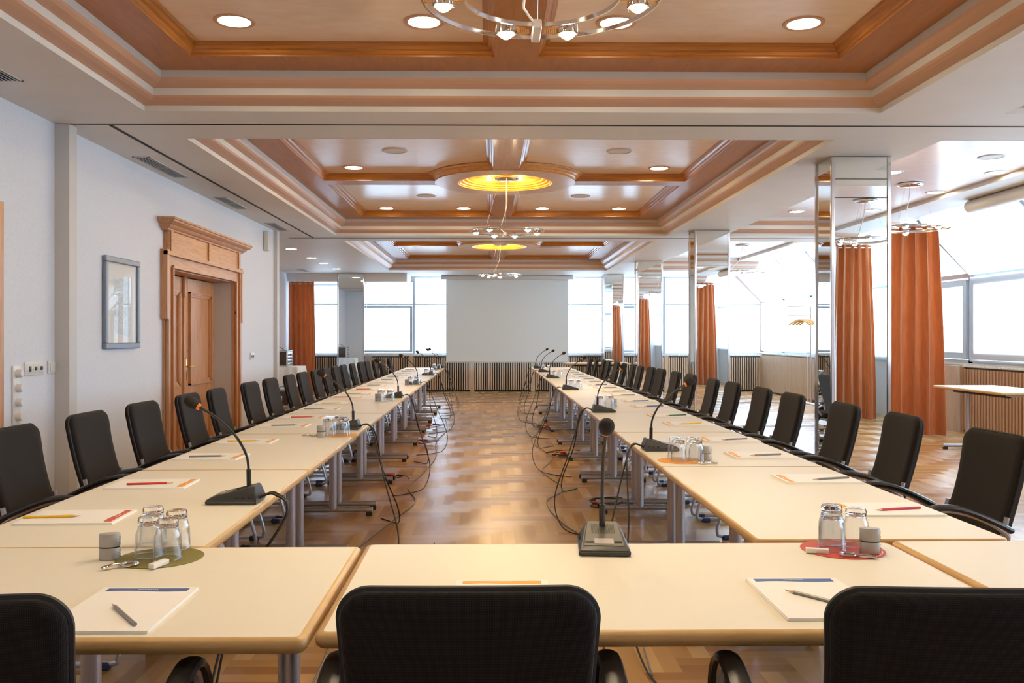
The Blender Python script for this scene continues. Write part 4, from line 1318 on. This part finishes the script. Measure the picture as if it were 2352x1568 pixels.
# mains cables wandering over the floor beside the tables
cable('grey cable winding over the floor at the right side of the aisle', [(.62, 3.4, .006), (.66, 4.3, .006), (.55, 5.0, .006), (.66, 5.5, .006), (.50, 6.2, .006), (.44, 7.0, .006), (.62, 7.6, .006), (.5, 8.6, .006), (.66, 9.6, .006), (.5, 11, .006), (.66, 12.4, .006), (.55, 14, .006)], .004, 'greycable')
cable('dark cable winding over the floor at the left side of the aisle', [(-.70, 2.6, .006), (-.68, 3.7, .006), (-.86, 5.0, .006), (-.70, 6.3, .006), (-.60, 7.0, .006), (-.72, 7.7, .006), (-.66, 8.4, .006), (-.60, 9.6, .006), (-.68, 11, .006), (-.62, 12.4, .006), (-.72, 14, .006)], .0045, 'greycable')
cable('black cable lying on the floor under the lower left cross table', [(-.95, 1.0, .006), (-.62, 1.7, .006), (-.46, 2.3, .006), (-.40, 3.0, .006), (-.45, 4.6, .006), (-.36, 5.6, .006)], .005)
cable('grey cable lying on the floor between the lower left chairs', [(-.62, .9, .006), (-.42, 1.5, .006), (-.34, 2.0, .006), (-.50, 3.2, .006)], .005, 'greycable')
cable('grey cable on the floor between the middle and right foreground chairs', [(.46, .9, .006), (.48, 1.4, .006), (.42, 1.9, .006), (.38, 2.4, .006), (.42, 3.2, .006)], .005, 'greycable')
def coil(label, x, y, n=4, s=1.0):
    t = thing('cable_coil', label, 'cable coil', (x, y, 0), 0, 'tangled cable coils with red plugs')
    rr = random.Random(int(y * 100)); pts = []
    for i in range(n * 9):
        a = i * 2 * PI / 9.6; R = .10 + .03 * math.sin(.31 * a * 1.7 + y) + rr.uniform(-.006, .006)
        pts.append((s * (R * 1.5 * math.cos(a) + .04 * math.sin(i * .13)), R * 1.0 * math.sin(a) + .03 * math.cos(i * .17), .008 + .05 * i / (n * 9) + .012 * math.sin(i * .9)))
    bm = nb(); tube(bm, spline([(p[0], p[1], max(p[2], .006)) for p in pts], 4), .0045, 6); obj('cord', bm, 'cable', t, sharp=None)
    bm = nb(); box(bm, -.06, .0, -.02, .015, .035, .06, bev=.006); box(bm, -.15, -.10, .02, .045, .01, .035, bev=.006); obj('plug', bm, 'redp', t)
for i, (px_, py_) in enumerate(((1405, 1160), (1300, 1047), (1262, 985))):
    q = at(px_, py_, .01); coil('tangle of black cable with red plugs by the right table feet, %s from the camera' % ORD[i], q.x, q.y, 4)
for i, (px_, py_) in enumerate(((905, 1100), (978, 1018), (1003, 980))):
    q = at(px_, py_, .01); coil('tangle of black cable with red plugs by the left table feet, %s from the camera' % ORD[i], q.x, q.y, 2, .7)

# ------------------------------------------------------------------ corner table with amplifier rack, far left
t = thing('side_table', 'table under a white cloth in the far left corner', 'table', (-4.03, 16.95, 0))
bm = nb(); box(bm, -.40, .40, -.32, .32, .71, .74, bev=.006); obj('tabletop', bm, 'beech', t)
for sx in (-1, 1):
    bm = nb(); tube(bm, [(sx * .3, 0, .03), (sx * .3, 0, .71)], .03, 12); tube(bm, [(sx * .3, -.3, .03), (sx * .3, .3, .03)], .02, 8); obj('leg', bm, 'steel', t)
bm = nb()
n = 60; prs = []
loop = rrect(.60, .68, .03, 3, .13, 0)
dn = []
for i, p in enumerate(loop):
    q = loop[(i + 1) % len(loop)]; dn.append(p); d = math.hypot(q[0] - p[0], q[1] - p[1])
    for k in range(1, int(d / .03)): dn.append((p[0] + (q[0] - p[0]) * k * .03 / d, p[1] + (q[1] - p[1]) * k * .03 / d))
rr = []
for v, z in enumerate((.746, .742, .62, .50, .38)):
    rr.append([bm.verts.new((p[0] * (1 + .0 * v) + (0 if v < 2 else .010 * v * math.sin(i * 1.3)), p[1] * (1 + (0 if v < 2 else .02)) + (0 if v < 2 else .010 * v * math.cos(i * 1.1)), z)) for i, p in enumerate(dn)])
for a in range(4):
    for j in range(len(dn)): bm.faces.new((rr[a][j], rr[a][(j + 1) % len(dn)], rr[a + 1][(j + 1) % len(dn)], rr[a + 1][j]))
bm.faces.new(rr[0])
tag(obj('tablecloth', bm, 'cloth', None, (-4.03, 16.95, 0)), 'white cloth hanging over the far left corner table', 'tablecloth')
def rack(label, x, y, z, w_, h_, d_, group=None):
    t = thing('equipment_case', label, 'equipment case', (x, y, z), 0, 'brown equipment cases')
    bm = nb(); box(bm, -w_ / 2, w_ / 2, -d_ / 2, d_ / 2, 0, h_, bev=.004); obj('case_shell', bm, 'caseboard', t)
    bm = nb(); e = .012
    for sx in (-1, 1):
        for sy in (-1, 1): box(bm, sx * w_ / 2 - e, sx * w_ / 2 + e, sy * d_ / 2 - e, sy * d_ / 2 + e, -.0, h_ + .004)
        for zz in (0.0, h_ - .018): box(bm, sx * w_ / 2 - e, sx * w_ / 2 + e, -d_ / 2, d_ / 2, zz, zz + .02)
    for sy in (-1, 1):
        for zz in (0.0, h_ - .018): box(bm, -w_ / 2, w_ / 2, sy * d_ / 2 - e, sy * d_ / 2 + e, zz, zz + .02)
    obj('edge_profile', bm, 'satin', t, sharp=None)
    bm = nb(); box(bm, -.05, .05, -d_ / 2 - .01, -d_ / 2 + .002, h_ * .35, h_ * .65, bev=.003); obj('latch', bm, 'chrome', t)
    bm = nb()
    for k in range(4): box(bm, w_ / 2, w_ / 2 + .012, -d_ / 2 + .03, d_ / 2 - .03, .02 + k * (h_ - .04) / 4, .02 + (k + .8) * (h_ - .04) / 4, bev=.003)
    obj('device_front', bm, 'satin', t)
    bm = nb(); tube(bm, spline([(-.05, 0, h_), (-.04, 0, h_ + .05), (.03, 0, h_ + .06), (.08, 0, h_ + .03), (w_ / 2 + .03, -.02, h_ * .7)], 5), .006, 6); obj('cord', bm, 'cable', t)
rack('brown flight case of audio gear on the corner table', -4.05, 16.9, .747, .42, .30, .40)
rack('brown equipment case on the floor under the corner table', -3.97, 16.85, 0, .34, .30, .34)

# ------------------------------------------------------------------ coat rack with wooden hangers, far right bay
t = thing('coat_rack', 'chrome coat rack before the far right windows', 'coat rack', (6.17, 17.0, 0))
bm = nb(); tube(bm, [(0, -.3, .02), (0, .3, .02)], .02, 8); tube(bm, [(0, 0, .02), (0, 0, 1.9)], .02, 12); obj('stand', bm, 'satin', t)
bm = nb(); tube(bm, [(-.45, 0, 1.9), (.1, 0, 1.9)], .015, 8); tube(bm, [(-.45, 0, 1.72), (.0, 0, 1.72)], .012, 8); obj('rail', bm, 'satin', t)
def hanger(label, x, y, z, rz):
    t = thing('coat_hanger', label, 'hanger', (x, y, z), rz, 'wooden hangers on the coat rack')
    bm = nb(); tube(bm, spline([(0, -.21, -.20), (0, -.12, -.14), (0, 0, -.10), (0, .12, -.14), (0, .21, -.20)], 5), .011, 8, ry=.018); obj('shoulder_bar', bm, 'beech', t)
    bm = nb(); tube(bm, spline([(0, 0, -.10), (0, 0, -.04), (0, .02, -.02), (0, .0, .003), (0, -.02, -.015)], 5), .003, 6); obj('hook', bm, 'chrome', t)
for i, x in enumerate((-.05, -.10, -.16, -.22)):
    hanger('wooden coat hanger on the chrome rack, %s from the post' % ORD[i], 6.17 + x, 17.0, 1.735, .55 + .12 * i)
print('objects', len(bpy.data.objects))
